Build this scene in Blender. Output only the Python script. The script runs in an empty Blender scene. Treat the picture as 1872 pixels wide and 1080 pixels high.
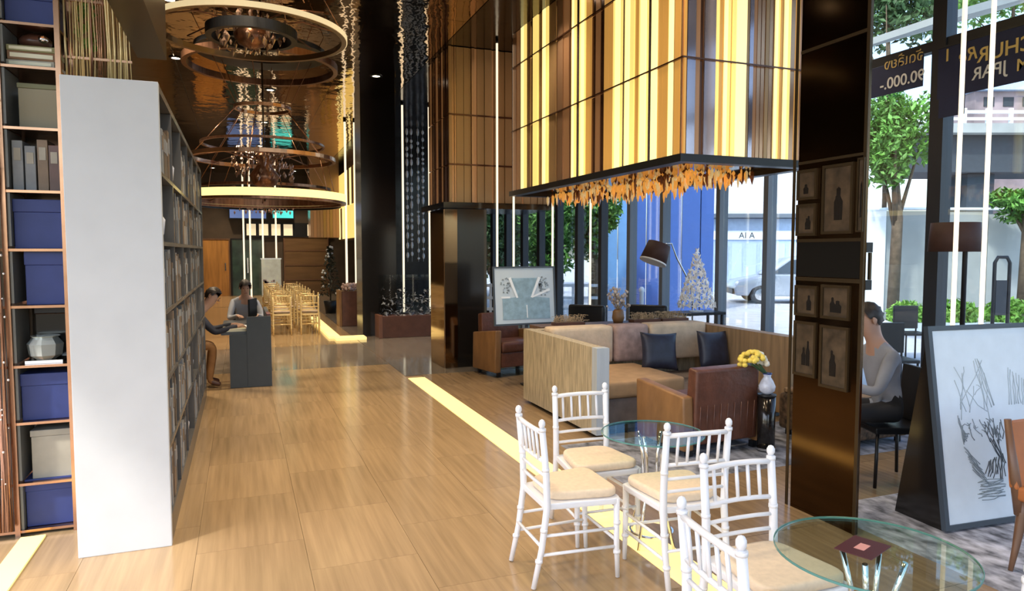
import bpy, bmesh, math, random
from mathutils import Vector, Matrix, Euler
random.seed(7)
R = math.radians
SC = bpy.context.scene
COL = SC.collection
# ------------------------------------------------------------------ camera
FPX = 1280.0
PITCH = math.atan(80 / 1280)
YAW = math.atan(496 / 1280 * math.cos(PITCH))
CAM = Vector((0, 0, 1.75))
cd = bpy.data.cameras.new('camera'); cd.sensor_width = 36; cd.lens = 36 * FPX / 1872; cd.clip_start = .05; cd.clip_end = 300
cam = bpy.data.objects.new('camera', cd); COL.objects.link(cam)
cam.location = CAM; cam.rotation_euler = (R(90) - PITCH, 0, -YAW)
SC.camera = cam
# ------------------------------------------------------------------ world, sun, exposure
w = bpy.data.worlds.new('sky'); SC.world = w; w.use_nodes = True
nt = w.node_tree; bg = nt.nodes['Background']
sk = nt.nodes.new('ShaderNodeTexSky'); sk.sky_type = 'NISHITA'; sk.sun_disc = False
sk.sun_elevation = R(52); sk.sun_rotation = R(250); sk.air_density = 1.0; sk.dust_density = 2.5; sk.ozone_density = 1.0
nt.links.new(sk.outputs[0], bg.inputs[0]); bg.inputs[1].default_value = .40
sd = bpy.data.lights.new('sun', 'SUN'); sd.energy = 2.6; sd.angle = R(3); sd.color = (1, .95, .86)
so = bpy.data.objects.new('sun', sd); COL.objects.link(so); so.rotation_euler = (R(20), R(-38), 0)
SC.view_settings.view_transform = 'Standard'; SC.view_settings.look = 'None'
SC.view_settings.gamma = 1.0; SC.view_settings.use_curve_mapping = False
SC.view_settings.exposure = .55
CY = SC.cycles
CY.max_bounces = 10; CY.transparent_max_bounces = 16; CY.glossy_bounces = 5; CY.diffuse_bounces = 5
CY.caustics_reflective = False; CY.caustics_refractive = False; CY.sample_clamp_indirect = 6

# ------------------------------------------------------------------ pixel to world (1872 x 1080)
FW = Vector((math.sin(YAW) * math.cos(PITCH), math.cos(YAW) * math.cos(PITCH), -math.sin(PITCH)))
RT = Vector((math.cos(YAW), -math.sin(YAW), 0)); UP = RT.cross(FW)
def ray(x, y): return FW + RT * ((x - 936) / FPX) + UP * ((540 - y) / FPX)
def AZ(x, y, z=0.0):
    d = ray(x, y); return CAM + d * ((z - CAM.z) / d.z)
def AX(x, y, v):
    d = ray(x, y); return CAM + d * (v / d.x)
def AY(x, y, v):
    d = ray(x, y); return CAM + d * (v / d.y)
def AD(x, y, k): return CAM + ray(x, y) * k

# ------------------------------------------------------------------ materials
MATS = {}
def mat(name, col=(.5, .5, .5), rough=.5, metal=0.0, emit=None, es=0.0, var=0.0, vscale=(8, 8, 8), bump=0.0, bscale=30, spec=.5, trans=0.0, objvar=0.0, coat=0.0):
    if name in MATS: return MATS[name]
    m = bpy.data.materials.new(name); m.use_nodes = True; t = m.node_tree; b = t.nodes['Principled BSDF']
    b.inputs['Base Color'].default_value = (*col, 1); b.inputs['Roughness'].default_value = rough
    b.inputs['Metallic'].default_value = metal; b.inputs['Specular IOR Level'].default_value = spec
    b.inputs['Transmission Weight'].default_value = trans; b.inputs['Coat Weight'].default_value = coat
    if emit: b.inputs['Emission Color'].default_value = (*emit, 1); b.inputs['Emission Strength'].default_value = es
    if var or bump or objvar:
        g = t.nodes.new('ShaderNodeNewGeometry'); oi = t.nodes.new('ShaderNodeObjectInfo')
        ad = t.nodes.new('ShaderNodeVectorMath'); ad.operation = 'MULTIPLY_ADD'
        t.links.new(oi.outputs['Random'], ad.inputs[0]); ad.inputs[1].default_value = (7, 5, 3)
        t.links.new(g.outputs['Position'], ad.inputs[2])
    if var or objvar:
        mp = t.nodes.new('ShaderNodeMapping'); mp.inputs['Scale'].default_value = vscale
        t.links.new(ad.outputs[0], mp.inputs[0])
        n = t.nodes.new('ShaderNodeTexNoise'); n.inputs['Scale'].default_value = 1; n.inputs['Detail'].default_value = 5
        t.links.new(mp.outputs[0], n.inputs['Vector'])
        mr = t.nodes.new('ShaderNodeMapRange'); mr.inputs[1].default_value = .3; mr.inputs[2].default_value = .7
        mr.inputs[3].default_value = 1 - var; mr.inputs[4].default_value = 1 + var
        t.links.new(n.outputs['Fac'], mr.inputs[0])
        m2 = t.nodes.new('ShaderNodeMapRange'); m2.inputs[3].default_value = 1 - objvar; m2.inputs[4].default_value = 1 + objvar
        t.links.new(oi.outputs['Random'], m2.inputs[0])
        mu = t.nodes.new('ShaderNodeMath'); mu.operation = 'MULTIPLY'
        t.links.new(mr.outputs[0], mu.inputs[0]); t.links.new(m2.outputs[0], mu.inputs[1])
        vm = t.nodes.new('ShaderNodeVectorMath'); vm.operation = 'SCALE'; vm.inputs[0].default_value = col
        t.links.new(mu.outputs[0], vm.inputs['Scale']); t.links.new(vm.outputs[0], b.inputs['Base Color'])
    if bump:
        n2 = t.nodes.new('ShaderNodeTexNoise'); n2.inputs['Scale'].default_value = bscale; n2.inputs['Detail'].default_value = 3
        t.links.new(ad.outputs[0], n2.inputs['Vector'])
        bp = t.nodes.new('ShaderNodeBump'); bp.inputs['Strength'].default_value = bump; bp.inputs['Distance'].default_value = .05
        t.links.new(n2.outputs['Fac'], bp.inputs['Height']); t.links.new(bp.outputs[0], b.inputs['Normal'])
    MATS[name] = m; return m
def glass_mat(name, tint=(.92, .96, .97), gloss=.08, fk=.5):
    m = bpy.data.materials.new(name); m.use_nodes = True; t = m.node_tree
    for n in list(t.nodes): t.nodes.remove(n)
    o = t.nodes.new('ShaderNodeOutputMaterial'); mx = t.nodes.new('ShaderNodeMixShader')
    tr = t.nodes.new('ShaderNodeBsdfTransparent'); tr.inputs[0].default_value = (*tint, 1)
    gl = t.nodes.new('ShaderNodeBsdfGlossy'); gl.inputs['Roughness'].default_value = .02
    fr = t.nodes.new('ShaderNodeLayerWeight'); fr.inputs[0].default_value = .25
    ml = t.nodes.new('ShaderNodeMath'); ml.operation = 'MULTIPLY_ADD'; ml.inputs[1].default_value = fk; ml.inputs[2].default_value = gloss * .5
    t.links.new(fr.outputs['Fresnel'], ml.inputs[0]); t.links.new(ml.outputs[0], mx.inputs[0])
    t.links.new(tr.outputs[0], mx.inputs[1]); t.links.new(gl.outputs[0], mx.inputs[2]); t.links.new(mx.outputs[0], o.inputs[0])
    MATS[name] = m; return m

M_tile = mat('travertine_tile', (.385, .262, .142), .15, var=.16, vscale=(26, 1.1, 1), objvar=.045, spec=.5)
M_tile_d = mat('reflection_dark_tile', (.20, .165, .13), .10, var=.2, vscale=(20, 1.5, 1), objvar=.08, spec=.6)  # tile darkened to carry the black pillar's reflection
M_plat = mat('platform_stone', (.27, .18, .10), .22, var=.2, vscale=(24, 1.2, 1), objvar=.08, spec=.4)
M_grout = mat('grout', (.30, .20, .11), .7)
M_mirror = mat('bronze_mirror_ceiling', (.52, .37, .22), .05, 1.0, bump=.22, bscale=2.2)
M_dkceil = mat('dark_bronze_ceiling', (.05, .036, .022), .12, .9, bump=.1, bscale=2.0)
M_bronze = mat('bronze_mirror', (.27, .175, .10), .08, 1.0)
M_colbronze = mat('dark_bronze_mirror', (.085, .052, .028), .12, 1.0, var=.15, vscale=(2, 2, 6))
M_soff = mat('olive_bronze', (.10, .068, .03), .3, .4)
M_black = mat('black_stone', (.012, .010, .009), .14, spec=.6)
M_blackm = mat('black_metal', (.015, .016, .019), .35, .3)
M_mull = mat('charcoal_mullion', (.03, .035, .045), .4, .2)
M_mullg = mat('grey_mullion', (.16, .19, .23), .4, .2)
M_glass = glass_mat('window_glass', fk=.28)
M_tglass = glass_mat('table_glass', (.88, .95, .92), .02, .22)
M_tedge = mat('glass_edge', (.16, .42, .38), .15, trans=.4)
M_white = mat('white_panel', (.60, .62, .635), .55, var=.03, vscale=(5, 5, 5))
M_chair = mat('white_lacquer', (.82, .82, .84), .28, spec=.6)
M_cush = mat('cream_cushion', (.78, .62, .44), .85, var=.06, vscale=(40, 40, 40))
M_copper = mat('copper', (.62, .34, .20), .25, 1.0, var=.1)
M_copperd = mat('dark_copper', (.30, .15, .09), .3, .9, var=.3, vscale=(30, 30, 3))
M_brassd = mat('dim_brass', (.075, .052, .028), .35, .7)
M_gold = mat('gold_paint', (.90, .68, .32), .3, .3)
M_blue = mat('blue_card', (.032, .052, .21), .5, var=.08)
M_led = mat('led_strip', (.6, .5, .25), .5, emit=(1.0, .74, .25), es=.85)
M_tube = mat('led_tube', (.9, .85, .75), .5, emit=(1.0, .84, .60), es=.85)
M_ring = mat('ring_glow', (.9, .8, .5), .5, emit=(1.0, .76, .26), es=1.0)
M_down = mat('downlight_glow', (.9, .85, .75), .5, emit=(1.0, .86, .64), es=6)
SL = {
 'y': mat('slat_glow_yellow', (.8, .6, .2), .35, emit=(1.0, .72, .20), es=.66, var=.05),
 'w': mat('slat_glow_pale', (.8, .7, .4), .35, emit=(1.0, .86, .36), es=.80),
 'a': mat('slat_amber', (.50, .27, .07), .25, .2, emit=(1.0, .50, .11), es=.28),
 'b': mat('slat_brown', (.36, .20, .11), .25, .4, emit=(1.0, .45, .16), es=.07),
 'd': mat('slat_dark', (.12, .055, .035), .18, .6),
 'l': mat('slat_lilac_mirror', (.42, .37, .42), .12, .8),
 'c': mat('slat_copper', (.55, .33, .20), .25, .6),
 't': mat('slat_tan', (.50, .32, .16), .35, .3),
}
M_amber = mat('amber_glass', (.70, .27, .04), .12, emit=(1.0, .45, .08), es=.35, spec=.8)
M_limed = mat('limed_wood', (.43, .36, .245), .6, var=.32, vscale=(40, 40, 5))
M_limedc = mat('daylit_limed_wood', (.42, .47, .52), .5, var=.08, vscale=(20, 20, 2))  # limed wood end with cool daylight painted into its colour
M_cream = mat('cream_fabric', (.62, .48, .34), .85, var=.12, vscale=(9, 9, 9), bump=.2, bscale=12)
M_pinkish = mat('rose_fabric', (.42, .29, .25), .85, var=.25, vscale=(12, 12, 12))
M_seat = mat('caramel_fabric', (.40, .25, .13), .8, var=.12)
M_greyf = mat('grey_brown_fabric', (.20, .16, .14), .85, var=.2)
M_navy = mat('navy_satin', (.018, .021, .04), .45, var=.3, vscale=(14, 14, 14))
M_leath = mat('brown_leather', (.115, .042, .024), .42, var=.25, vscale=(10, 10, 10), bump=.12, bscale=25)
M_leathl = mat('tan_leather', (.24, .12, .045), .45, var=.2, vscale=(10, 10, 4))
M_wood = mat('walnut', (.15, .075, .04), .4, var=.25, vscale=(20, 20, 2))
M_orange = mat('orange_leather', (.42, .14, .04), .5, var=.15)
M_door = mat('orange_wood', (.46, .22, .06), .4, var=.25, vscale=(12, 12, 1))
M_planter = mat('planter_brown', (.12, .05, .032), .3, var=.2)
M_chrome = mat('chrome', (.8, .8, .8), .08, 1.0)
M_rug = mat('patterned_rug', (.36, .36, .40), .9, var=.75, vscale=(16, 9, 9))
M_menu = mat('maroon_menu', (.075, .012, .015), .4)
M_pink = mat('pink_card', (.7, .32, .27), .5)
M_poster = mat('poster_paper', (.70, .78, .86), .3, var=.04, coat=.2)
M_fr = mat('blue_grey_frame', (.05, .065, .085), .4)
M_pencil = mat('pencil_grey', (.24, .29, .33), .7)
M_pencill = mat('light_pencil', (.42, .49, .54), .7)
M_pencild = mat('dark_pencil', (.07, .09, .11), .7)
M_bluepic = mat('blue_grey_print', (.27, .40, .49), .4, var=.2, vscale=(14, 14, 14))
M_whitepic = mat('white_print', (.55, .64, .72), .4)
M_shade = mat('brown_shade', (.055, .024, .018), .7, var=.15)
M_cer = mat('blue_white_ceramic', (.68, .72, .85), .15, var=.15, vscale=(30, 30, 30))
M_yel = mat('yellow_petal', (.85, .66, .12), .6)
M_wht = mat('white_petal', (.85, .82, .70), .6)
M_dry = mat('dried_grass', (.45, .33, .20), .8, var=.2)
M_leaf = mat('green_leaf', (.10, .26, .04), .6, var=.5, vscale=(3, 3, 3))
M_leafd = mat('dark_leaf', (.04, .10, .03), .6, var=.5, vscale=(2, 2, 2))
M_leafb = mat('bright_leaf', (.20, .42, .06), .6, var=.35, vscale=(4, 4, 4))
M_bark = mat('bark', (.12, .09, .06), .9, var=.3)
M_conc = mat('concrete', (.30, .33, .325), .85, var=.12, vscale=(1.2, 1.2, 1.2))
M_girder = mat('blue_grey_girder', (.032, .045, .058), .8, var=.1)
M_pave = mat('paving', (.50, .52, .54), .7, var=.12, vscale=(2, 2, 2))
M_hoard = mat('blue_hoarding', (.055, .13, .42), .4, var=.06)
M_hoardl = mat('light_blue_hoarding', (.16, .36, .68), .4, var=.06)
M_bldg = mat('white_render', (.72, .80, .84), .8, var=.05)
M_bldgb = mat('pale_blue_render', (.42, .54, .72), .8, var=.08)
M_car = mat('silver_paint', (.40, .46, .54), .2, .3)
M_cwin = mat('car_glass', (.05, .07, .09), .08)
M_tyre = mat('tyre', (.02, .02, .022), .7)
M_bannr = mat('navy_banner', (.016, .026, .085), .6, var=.1)
M_goldt = mat('gold_lettering', (.75, .58, .22), .5, emit=(.75, .55, .2), es=.0)
M_whitet = mat('white_lettering', (.85, .9, .95), .5)
M_skin = mat('skin', (.55, .33, .24), .5)
M_hair = mat('dark_hair', (.02, .014, .012), .5)
M_navysh = mat('navy_shirt', (.025, .03, .05), .8, var=.2)
M_tanp = mat('tan_trousers', (.30, .145, .05), .8, var=.2)
M_greysh = mat('grey_shirt', (.34, .36, .42), .8, var=.1)
M_darkp = mat('dark_trousers', (.02, .02, .024), .8)
M_shoe = mat('brown_shoe', (.10, .045, .03), .4)
M_desk = mat('slate_blue_panel', (.052, .068, .085), .45, var=.06)
M_paper = mat('paper', (.85, .82, .62), .6)
M_teal = mat('teal_screen', (.05, .4, .4), .4, emit=(.06, .62, .62), es=.6)
M_bluescr = mat('blue_screen', (.05, .08, .2), .4, emit=(.10, .16, .36), es=.6)
M_booka = mat('charcoal_book', (.11, .115, .12), .5, var=.2, objvar=.4)
M_bookb = mat('brown_book', (.20, .14, .09), .5, var=.2, objvar=.4)
M_bookc = mat('grey_book', (.29, .30, .31), .5, var=.15, objvar=.3)
M_shelf = mat('smoked_shelf', (.13, .125, .12), .25, .2)
M_linen = mat('stone_box', (.46, .42, .34), .6, var=.1)

# ------------------------------------------------------------------ mesh builder
class MB:
    def __init__(s): s.v = []; s.f = []; s.sm = []
    def add(s, vs, fs, smooth=False, mtx=None):
        o = len(s.v)
        for p in vs:
            p = Vector(p); s.v.append(mtx @ p if mtx else p)
        for f in fs: s.f.append([i + o for i in f]); s.sm.append(smooth)
        return s
    def box(s, a, b, mtx=None):
        x0, y0, z0 = a; x1, y1, z1 = b
        vs = [(x0, y0, z0), (x1, y0, z0), (x1, y1, z0), (x0, y1, z0), (x0, y0, z1), (x1, y0, z1), (x1, y1, z1), (x0, y1, z1)]
        return s.add(vs, [(3, 2, 1, 0), (4, 5, 6, 7), (0, 1, 5, 4), (1, 2, 6, 5), (2, 3, 7, 6), (3, 0, 4, 7)], False, mtx)
    def cbox(s, c, d, rz=0, rx=0, ry=0):
        m = Matrix.Translation(c) @ Euler((rx, ry, rz)).to_matrix().to_4x4()
        return s.box((-d[0] / 2, -d[1] / 2, -d[2] / 2), (d[0] / 2, d[1] / 2, d[2] / 2), m)
    def tube(s, pts, r, n=8, cap=True):
        pts = [Vector(p) for p in pts]; rs = r if isinstance(r, (list, tuple)) else [r] * len(pts)
        vs = []; fs = []; prev = None
        for i, p in enumerate(pts):
            d = (pts[min(i + 1, len(pts) - 1)] - pts[max(i - 1, 0)]).normalized()
            if prev is None:
                a = d.orthogonal().normalized()
            else:
                a = (prev - d * prev.dot(d)).normalized()
            prev = a; b = d.cross(a)
            for k in range(n):
                t = 2 * math.pi * k / n; vs.append(p + (a * math.cos(t) + b * math.sin(t)) * rs[i])
        for i in range(len(pts) - 1):
            for k in range(n):
                fs.append((i * n + k, i * n + (k + 1) % n, (i + 1) * n + (k + 1) % n, (i + 1) * n + k))
        s.add(vs, fs, True)
        if cap:
            o = len(s.v) - len(vs)
            s.f.append([o + k for k in reversed(range(n))]); s.sm.append(False)
            s.f.append([o + (len(pts) - 1) * n + k for k in range(n)]); s.sm.append(False)
        return s
    def lathe(s, prof, c=(0, 0, 0), n=20, smooth=True, mtx=None):
        vs = []; fs = []
        for r, z in prof:
            for k in range(n):
                t = 2 * math.pi * k / n; vs.append((c[0] + r * math.cos(t), c[1] + r * math.sin(t), c[2] + z))
        for i in range(len(prof) - 1):
            for k in range(n):
                fs.append((i * n + k, i * n + (k + 1) % n, (i + 1) * n + (k + 1) % n, (i + 1) * n + k))
        s.add(vs, fs, smooth, mtx)
        o = len(s.v) - len(vs)
        s.f.append([o + k for k in reversed(range(n))]); s.sm.append(False)
        s.f.append([o + (len(prof) - 1) * n + k for k in range(n)]); s.sm.append(False)
        return s
    def ring(s, c, R_, prof, n=64, mtx=None):        # closed cross-section (dr, dz) swept round z
        vs = []; fs = []; m = len(prof)
        for k in range(n):
            t = 2 * math.pi * k / n
            for dr, dz in prof: vs.append((c[0] + (R_ + dr) * math.cos(t), c[1] + (R_ + dr) * math.sin(t), c[2] + dz))
        for k in range(n):
            for j in range(m):
                fs.append((k * m + j, ((k + 1) % n) * m + j, ((k + 1) % n) * m + (j + 1) % m, k * m + (j + 1) % m))
        return s.add(vs, fs, False, mtx)
    def ball(s, c, r, n=12, mtx=None):
        r = r if isinstance(r, (tuple, list)) else (r, r, r); vs = []; fs = []; h = max(4, n // 2)
        for i in range(h + 1):
            a = math.pi * i / h
            for k in range(n):
                t = 2 * math.pi * k / n
                vs.append((c[0] + r[0] * math.sin(a) * math.cos(t), c[1] + r[1] * math.sin(a) * math.sin(t), c[2] + r[2] * math.cos(a)))
        for i in range(h):
            for k in range(n): fs.append((i * n + k, (i + 1) * n + k, (i + 1) * n + (k + 1) % n, i * n + (k + 1) % n))
        return s.add(vs, fs, True, mtx)
    def prism(s, poly, axis, a, b):                   # 2-D outline extruded along an axis
        n = len(poly)
        def P(u, v, t): return {'x': (t, u, v), 'y': (u, t, v), 'z': (u, v, t)}[axis]
        vs = [P(u, v, a) for u, v in poly] + [P(u, v, b) for u, v in poly]
        return s.add(vs, [list(range(n))[::-1], list(range(n, 2 * n))] + [(i, (i + 1) % n, n + (i + 1) % n, n + i) for i in range(n)])
    def build(s, name, m, parent=None, bevel=0, sub=0, kind=None, loc=None):
        me = bpy.data.meshes.new(name); me.from_pydata([tuple(v) for v in s.v], [], s.f)
        me.polygons.foreach_set('use_smooth', s.sm); me.validate()
        bm = bmesh.new(); bm.from_mesh(me)
        if bevel or sub: bmesh.ops.remove_doubles(bm, verts=bm.verts, dist=1e-5)
        bmesh.ops.recalc_face_normals(bm, faces=bm.faces)
        if bevel:
            bmesh.ops.bevel(bm, geom=[e for e in bm.edges if e.calc_face_angle(0) > .6], offset=bevel, segments=2 if bevel < .02 else 3, affect='EDGES', profile=.6)
            if bevel > .015:
                for f in bm.faces: f.smooth = True
        bm.to_mesh(me); bm.free()
        me.materials.append(m)
        o = bpy.data.objects.new(name, me); COL.objects.link(o)
        if parent: o.parent = parent
        if kind: o['kind'] = kind
        if loc: o.location = loc
        return o
def tag(o, label, cat, group=None, kind=None):
    o['label'] = label; o['category'] = cat
    if group: o['group'] = group
    if kind: o['kind'] = kind
    return o
def thing(name, label, cat, loc=(0, 0, 0), rz=0, group=None):
    o = bpy.data.objects.new(name, None); COL.objects.link(o); o.empty_display_size = .1
    o.location = loc; o.rotation_euler = (0, 0, rz)
    return tag(o, label, cat, group)
def struct(o): o['kind'] = 'structure'; return o
def sempty(name):
    o = bpy.data.objects.new(name, None); COL.objects.link(o); o.empty_display_size = .1; o['kind'] = 'structure'; return o
KIDS = {}
def copy_tree(o, parent=None):
    c = o.copy(); COL.objects.link(c)
    if parent: c.parent = parent
    for ch in [x for x in COL.objects if x.parent == o]: copy_tree(ch, c)
    return c
def linked(o, parent, loc, name=None, rot=None, scale=None):
    c = o.copy(); COL.objects.link(c); c.parent = parent; c.location = loc
    if rot: c.rotation_euler = rot
    if scale: c.scale = scale
    return c
def text(body, m, parent, mtx, size, name='lettering', extrude=.002, bold=False, shear=0, align='CENTER'):
    cu = bpy.data.curves.new(name, 'FONT'); cu.body = body; cu.size = size; cu.extrude = extrude; cu.shear = shear
    cu.align_x = align; cu.align_y = 'CENTER'
    if bold: cu.offset = .012 * size
    cu.materials.append(m)
    to = bpy.data.objects.new(name, cu); COL.objects.link(to); dg = bpy.context.evaluated_depsgraph_get(); dg.update()
    me = bpy.data.meshes.new_from_object(to.evaluated_get(dg)); bpy.data.objects.remove(to)
    o = bpy.data.objects.new(name, me); COL.objects.link(o); o.parent = parent; o.matrix_local = mtx
    return o

# ================================================================== STRUCTURE
CEIL = 4.85
XW = 6.6                       # window wall
# floor slab, tiles
fl = struct(MB().box((-4, -4, -.2), (XW, 34, -.012)).build('floor', M_grout))
tw, tl = .6, .9
tcache = {}
def put_tile(m, x, y, ln):
    kk = (m.name, round(ln, 2))
    if kk not in tcache:
        o = MB().box((.001, .001, -.012), (tw - .001, ln - .001, 0)).build('tile', m, fl); o.location = (x, y, 0); tcache[kk] = o
    else: linked(tcache[kk], fl, (x, y, 0))
xs = [2.12 - tw * i for i in range(1, 8)]
for i, x in enumerate(xs):
    edges_ = [1.2 if i % 2 == 0 else .75]
    while edges_[-1] < 23.4: edges_.append(round(edges_[-1] + tl, 3))
    edges_ = sorted(set([e for e in edges_ if not (10.62 < e < 10.98) and not (13.32 < e < 13.68) and not 10.8 < e < 13.5] + [10.8, 11.7, 12.6, 13.5]))
    for y, y2 in zip(edges_[:-1], edges_[1:]):
        if (x < -1.0 and 5.3 < y < 9) or (x < -1.6 and y > 10): continue
        put_tile(M_tile_d if 10.7 < y < 13.4 else M_tile, x, y, y2 - y)  # cross band coloured darker in place of the pillar's reflection
MB().box((-4, -4, -.012), (xs[-1] - .003, 34, -.001)).build('floor_margin', M_tile, fl)
MB().box((xs[-1], 23.9, -.012), (2.12, 34, -.001)).build('floor_margin', M_tile, fl)
MB().box((xs[-1], -4, -.012), (2.12, 1.195, -.001)).build('floor_margin', M_tile, fl)
# seating platform (right of the light strip), its own larger stones
pst = MB().box((.002, .002, -.012), (1.098, .898, .0)).build('platform_stone', M_plat, fl)
k = 0
for i in range(4):
    for j in range(9):
        loc = (2.36 + i * 1.1, 1.6 + j * .9, 0)
        if i == 3: continue
        if k == 0: pst.location = loc
        else: linked(pst, fl, loc)
        k += 1
MB().box((5.66, 1.6, -.012), (XW, 9.69, -.001)).build('floor_margin', M_plat, fl)
MB().box((2.36, -4, -.012), (XW, 1.595, -.001)).build('floor_margin', M_plat, fl)
MB().box((2.13, 9.7, -.012), (XW, 34, -.001)).build('floor_margin', M_tile_d, fl)

# ceiling: dark slab with wavy bronze mirror panels over the corridor
ce = struct(MB().box((-4, -4, CEIL + .02), (XW + .1, 34, CEIL + .2)).build('ceiling', M_dkceil))
cp0 = None
for i in range(4):
    for j in range(15):
        loc = (-2.2 + i * 1.28, -3 + j * 2.45, CEIL)
        if cp0 is None:
            cp0 = MB().box((.004, .004, 0), (1.276, 2.446, .02)).build('panel', M_mirror, ce); cp0.location = loc
        else: linked(cp0, ce, loc)
MB().box((2.93, -4, CEIL), (XW, 34, CEIL + .02)).build('dark_soffit', M_dkceil, ce)
MB().box((-4, -4, CEIL), (-2.21, 34, CEIL + .02)).build('dark_soffit', M_dkceil, ce)
# left wall, end wall
struct(MB().box((-2.4, 5.6, 0), (-2.2, 34, CEIL)).build('wall_left', M_soff))
ew = struct(MB().box((-2.4, 30, 0), (XW, 30.2, CEIL)).build('wall_far', mat('far_wall_brown', (.07, .05, .035), .4, var=.3, vscale=(1.5, 1, 1.5))))
# dark partition right of the far planter
struct(MB().box((3.95, 19.0, 0), (XW - .1, 19.12, CEIL)).build('wall_partition', M_black))
# soffit above the left cabinet
struct(MB().box((-.63, 4.25, 3.08), (-.45, 5.5, CEIL - .001)).build('trim_1', M_soff))
# pillars
struct(MB().box((2.32, 14.55, 0), (3.03, 15.3, CEIL - .001)).build('trim_2', M_black))
p2 = struct(MB().box((2.84, 10.12, 0), (3.5, 10.9, 2.39)).build('trim_3', M_black))
MB().box((2.832, 10.105, .001), (3.03, 10.12, 2.38)).build('bronze_cladding', M_bronze, p2)
MB().box((2.822, 10.12, .001), (2.838, 10.9, 2.38)).build('bronze_cladding', M_bronze, p2)

# windows along the right: each bay its mullion, pane, transom
mull_px = [1872 + 130, 1705, 1545, 1400, 1313, 1210, 1150, 1098, 1055, 1018, 985, 955, 925, 900, 880, 862]
ys = [AX(p, 460, XW).y for p in mull_px]
ys = [-4, -1.0, 1.6] + ys[1:]
TR = 3.83
for i in range(len(ys) - 1):
    wn = sempty('window_%d' % (i + 1))
    y0, y1 = ys[i], ys[i + 1]
    wd = .15 if i in (3,) else (.085 if i < 3 else .09 + .012 * max(0, i - 6))
    MB().box((XW - .02, y0 - wd / 2, 0), (XW + .13, y0 + wd / 2, CEIL)).build('mullion', M_mull if i in (2, 3) or i > 8 else M_mullg, wn)
    MB().box((XW + .0, y0 + wd / 2, 0), (XW + .1, y1 - .05, .06)).build('bottom_rail', M_mull, wn)
    MB().box((XW - .0, y0 + wd / 2, TR - .05), (XW + .1, y1 - .05, TR + .05)).build('transom', M_mull, wn)
    MB().box((XW + .04, y0 + wd / 2, .06), (XW + .055, y1 - .05, TR - .05)).build('pane', M_glass, wn)
    MB().box((XW + .04, y0 + wd / 2, TR + .05), (XW + .055, y1 - .05, CEIL)).build('pane', M_glass, wn)
struct(MB().box((XW, ys[-1] - .1, 0), (XW + .12, 34, CEIL)).build('wall_right', M_black))

# ------------------------------------------------------------------ light strips in the floor
tag(MB().box((2.125, .6, -.01), (2.355, 9.48, .004)).build('light_strip', M_led), 'long glowing yellow strip in the floor beside the white chairs', 'light strip')
tag(MB().box((-1.29, 1.8, -.001), (-1.16, 4.97, .012)).build('light_strip', M_led), 'short glowing strip on the floor below the copper shelf at far left', 'light strip')
ls = thing('light_strip', 'L shaped glowing strip round the far platform with the planter', 'light strip', (0, 0, 0))
MB().box((1.62, 14.42, .0), (1.84, 19.0, .05)).build('long_strip', M_led, ls)
MB().box((1.72, 14.02, .0), (2.31, 14.40, .05)).build('front_strip', M_led, ls)

# ------------------------------------------------------------------ pendant boxes of glass slats
def slat_run(px_list):
    out = []
    for a, b, t in px_list:
        n = 1
        if t == 'w' and b - a > 10:
            c = b - a; out += [(a, a + c * .22, 'y'), (a + c * .22, a + c * .80, 'w'), (a + c * .80, b, random.choice('yt'))]; continue
        if t == 'y' and b - a > 10:
            c = b - a; out += [(a, a + c * .2, random.choice('at')), (a + c * .2, a + c * .62, 'w'), (a + c * .62, b, 'y')]; continue
        if t in 'bacd' and b - a > 9: n = max(2, int((b - a) / 7))
        for k in range(n):
            tt = t
            if n > 1: tt = random.choice({'b': 'bbacd', 'a': 'aabya', 'c': 'cctbc', 'd': 'ddb'}[t])
            out.append((a + (b - a) * k / n, a + (b - a) * (k + 1) / n, tt))
    return out
def seam_rails(root, x0, y0, x1, y1, zs, m):
    for z in zs:
        MB().box((x0 - .012, y0 - .012, z - .008), (x1 + .012, y1 + .012, z + .008)).build('seam_rail', m, root)
side = [(935,942,'c'),(942,948,'b'),(948,961,'y'),(961,966,'t'),(966,973,'d'),(973,982,'y'),(982,988,'t'),(988,1001,'y'),(1001,1012,'t'),(1012,1016,'d'),(1016,1036,'b'),
 (1036,1041,'d'),(1041,1052,'y'),(1052,1057,'l'),(1057,1068,'w'),(1068,1100,'b'),(1100,1118,'a'),(1118,1134,'w'),(1134,1138,'l'),(1138,1149,'w'),(1149,1164,'a'),
 (1164,1182,'w'),(1182,1187,'l'),(1187,1197,'w'),(1197,1217,'a'),(1217,1228,'w'),(1228,1247,'a')]
front = [(1247,1256,'c'),(1256,1272,'l'),(1272,1281,'b'),(1281,1287,'d'),(1287,1308,'l'),(1308,1320,'a'),(1320,1334,'y'),(1334,1337,'a'),(1337,1369,'w'),(1369,1377,'l'),(1377,1412,'c'),
 (1412,1424,'y'),(1424,1428,'a'),(1428,1443,'y'),(1443,1470,'b'),(1470,1490,'y')]
BX, BY0, BZ0 = 3.68, 5.33, 2.60
BY1 = AX(935, 300, BX).y
BX1 = AY(1490, 250, BY0).x
ZR = [BZ0 + .02, 3.47, 4.36, CEIL - .002]
pb = thing('pendant_light_box', 'huge glowing golden light box of upright glass strips above the sofa', 'pendant light')
for a, b, t in slat_run(side):
    ya, yb = AX(a, 250, BX).y, AX(b, 250, BX).y
    off = {'w': 0, 'y': .004, 'a': .012, 'b': .02, 'd': .03, 'l': .01, 'c': .016, 't': .012}[t] + random.uniform(0, .01)
    for r in range(3):
        MB().box((BX + off, yb + .003, ZR[r] + .006), (BX + off + .02, ya - .003, ZR[r + 1] - .006)).build('slat', SL[t], pb)
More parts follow.
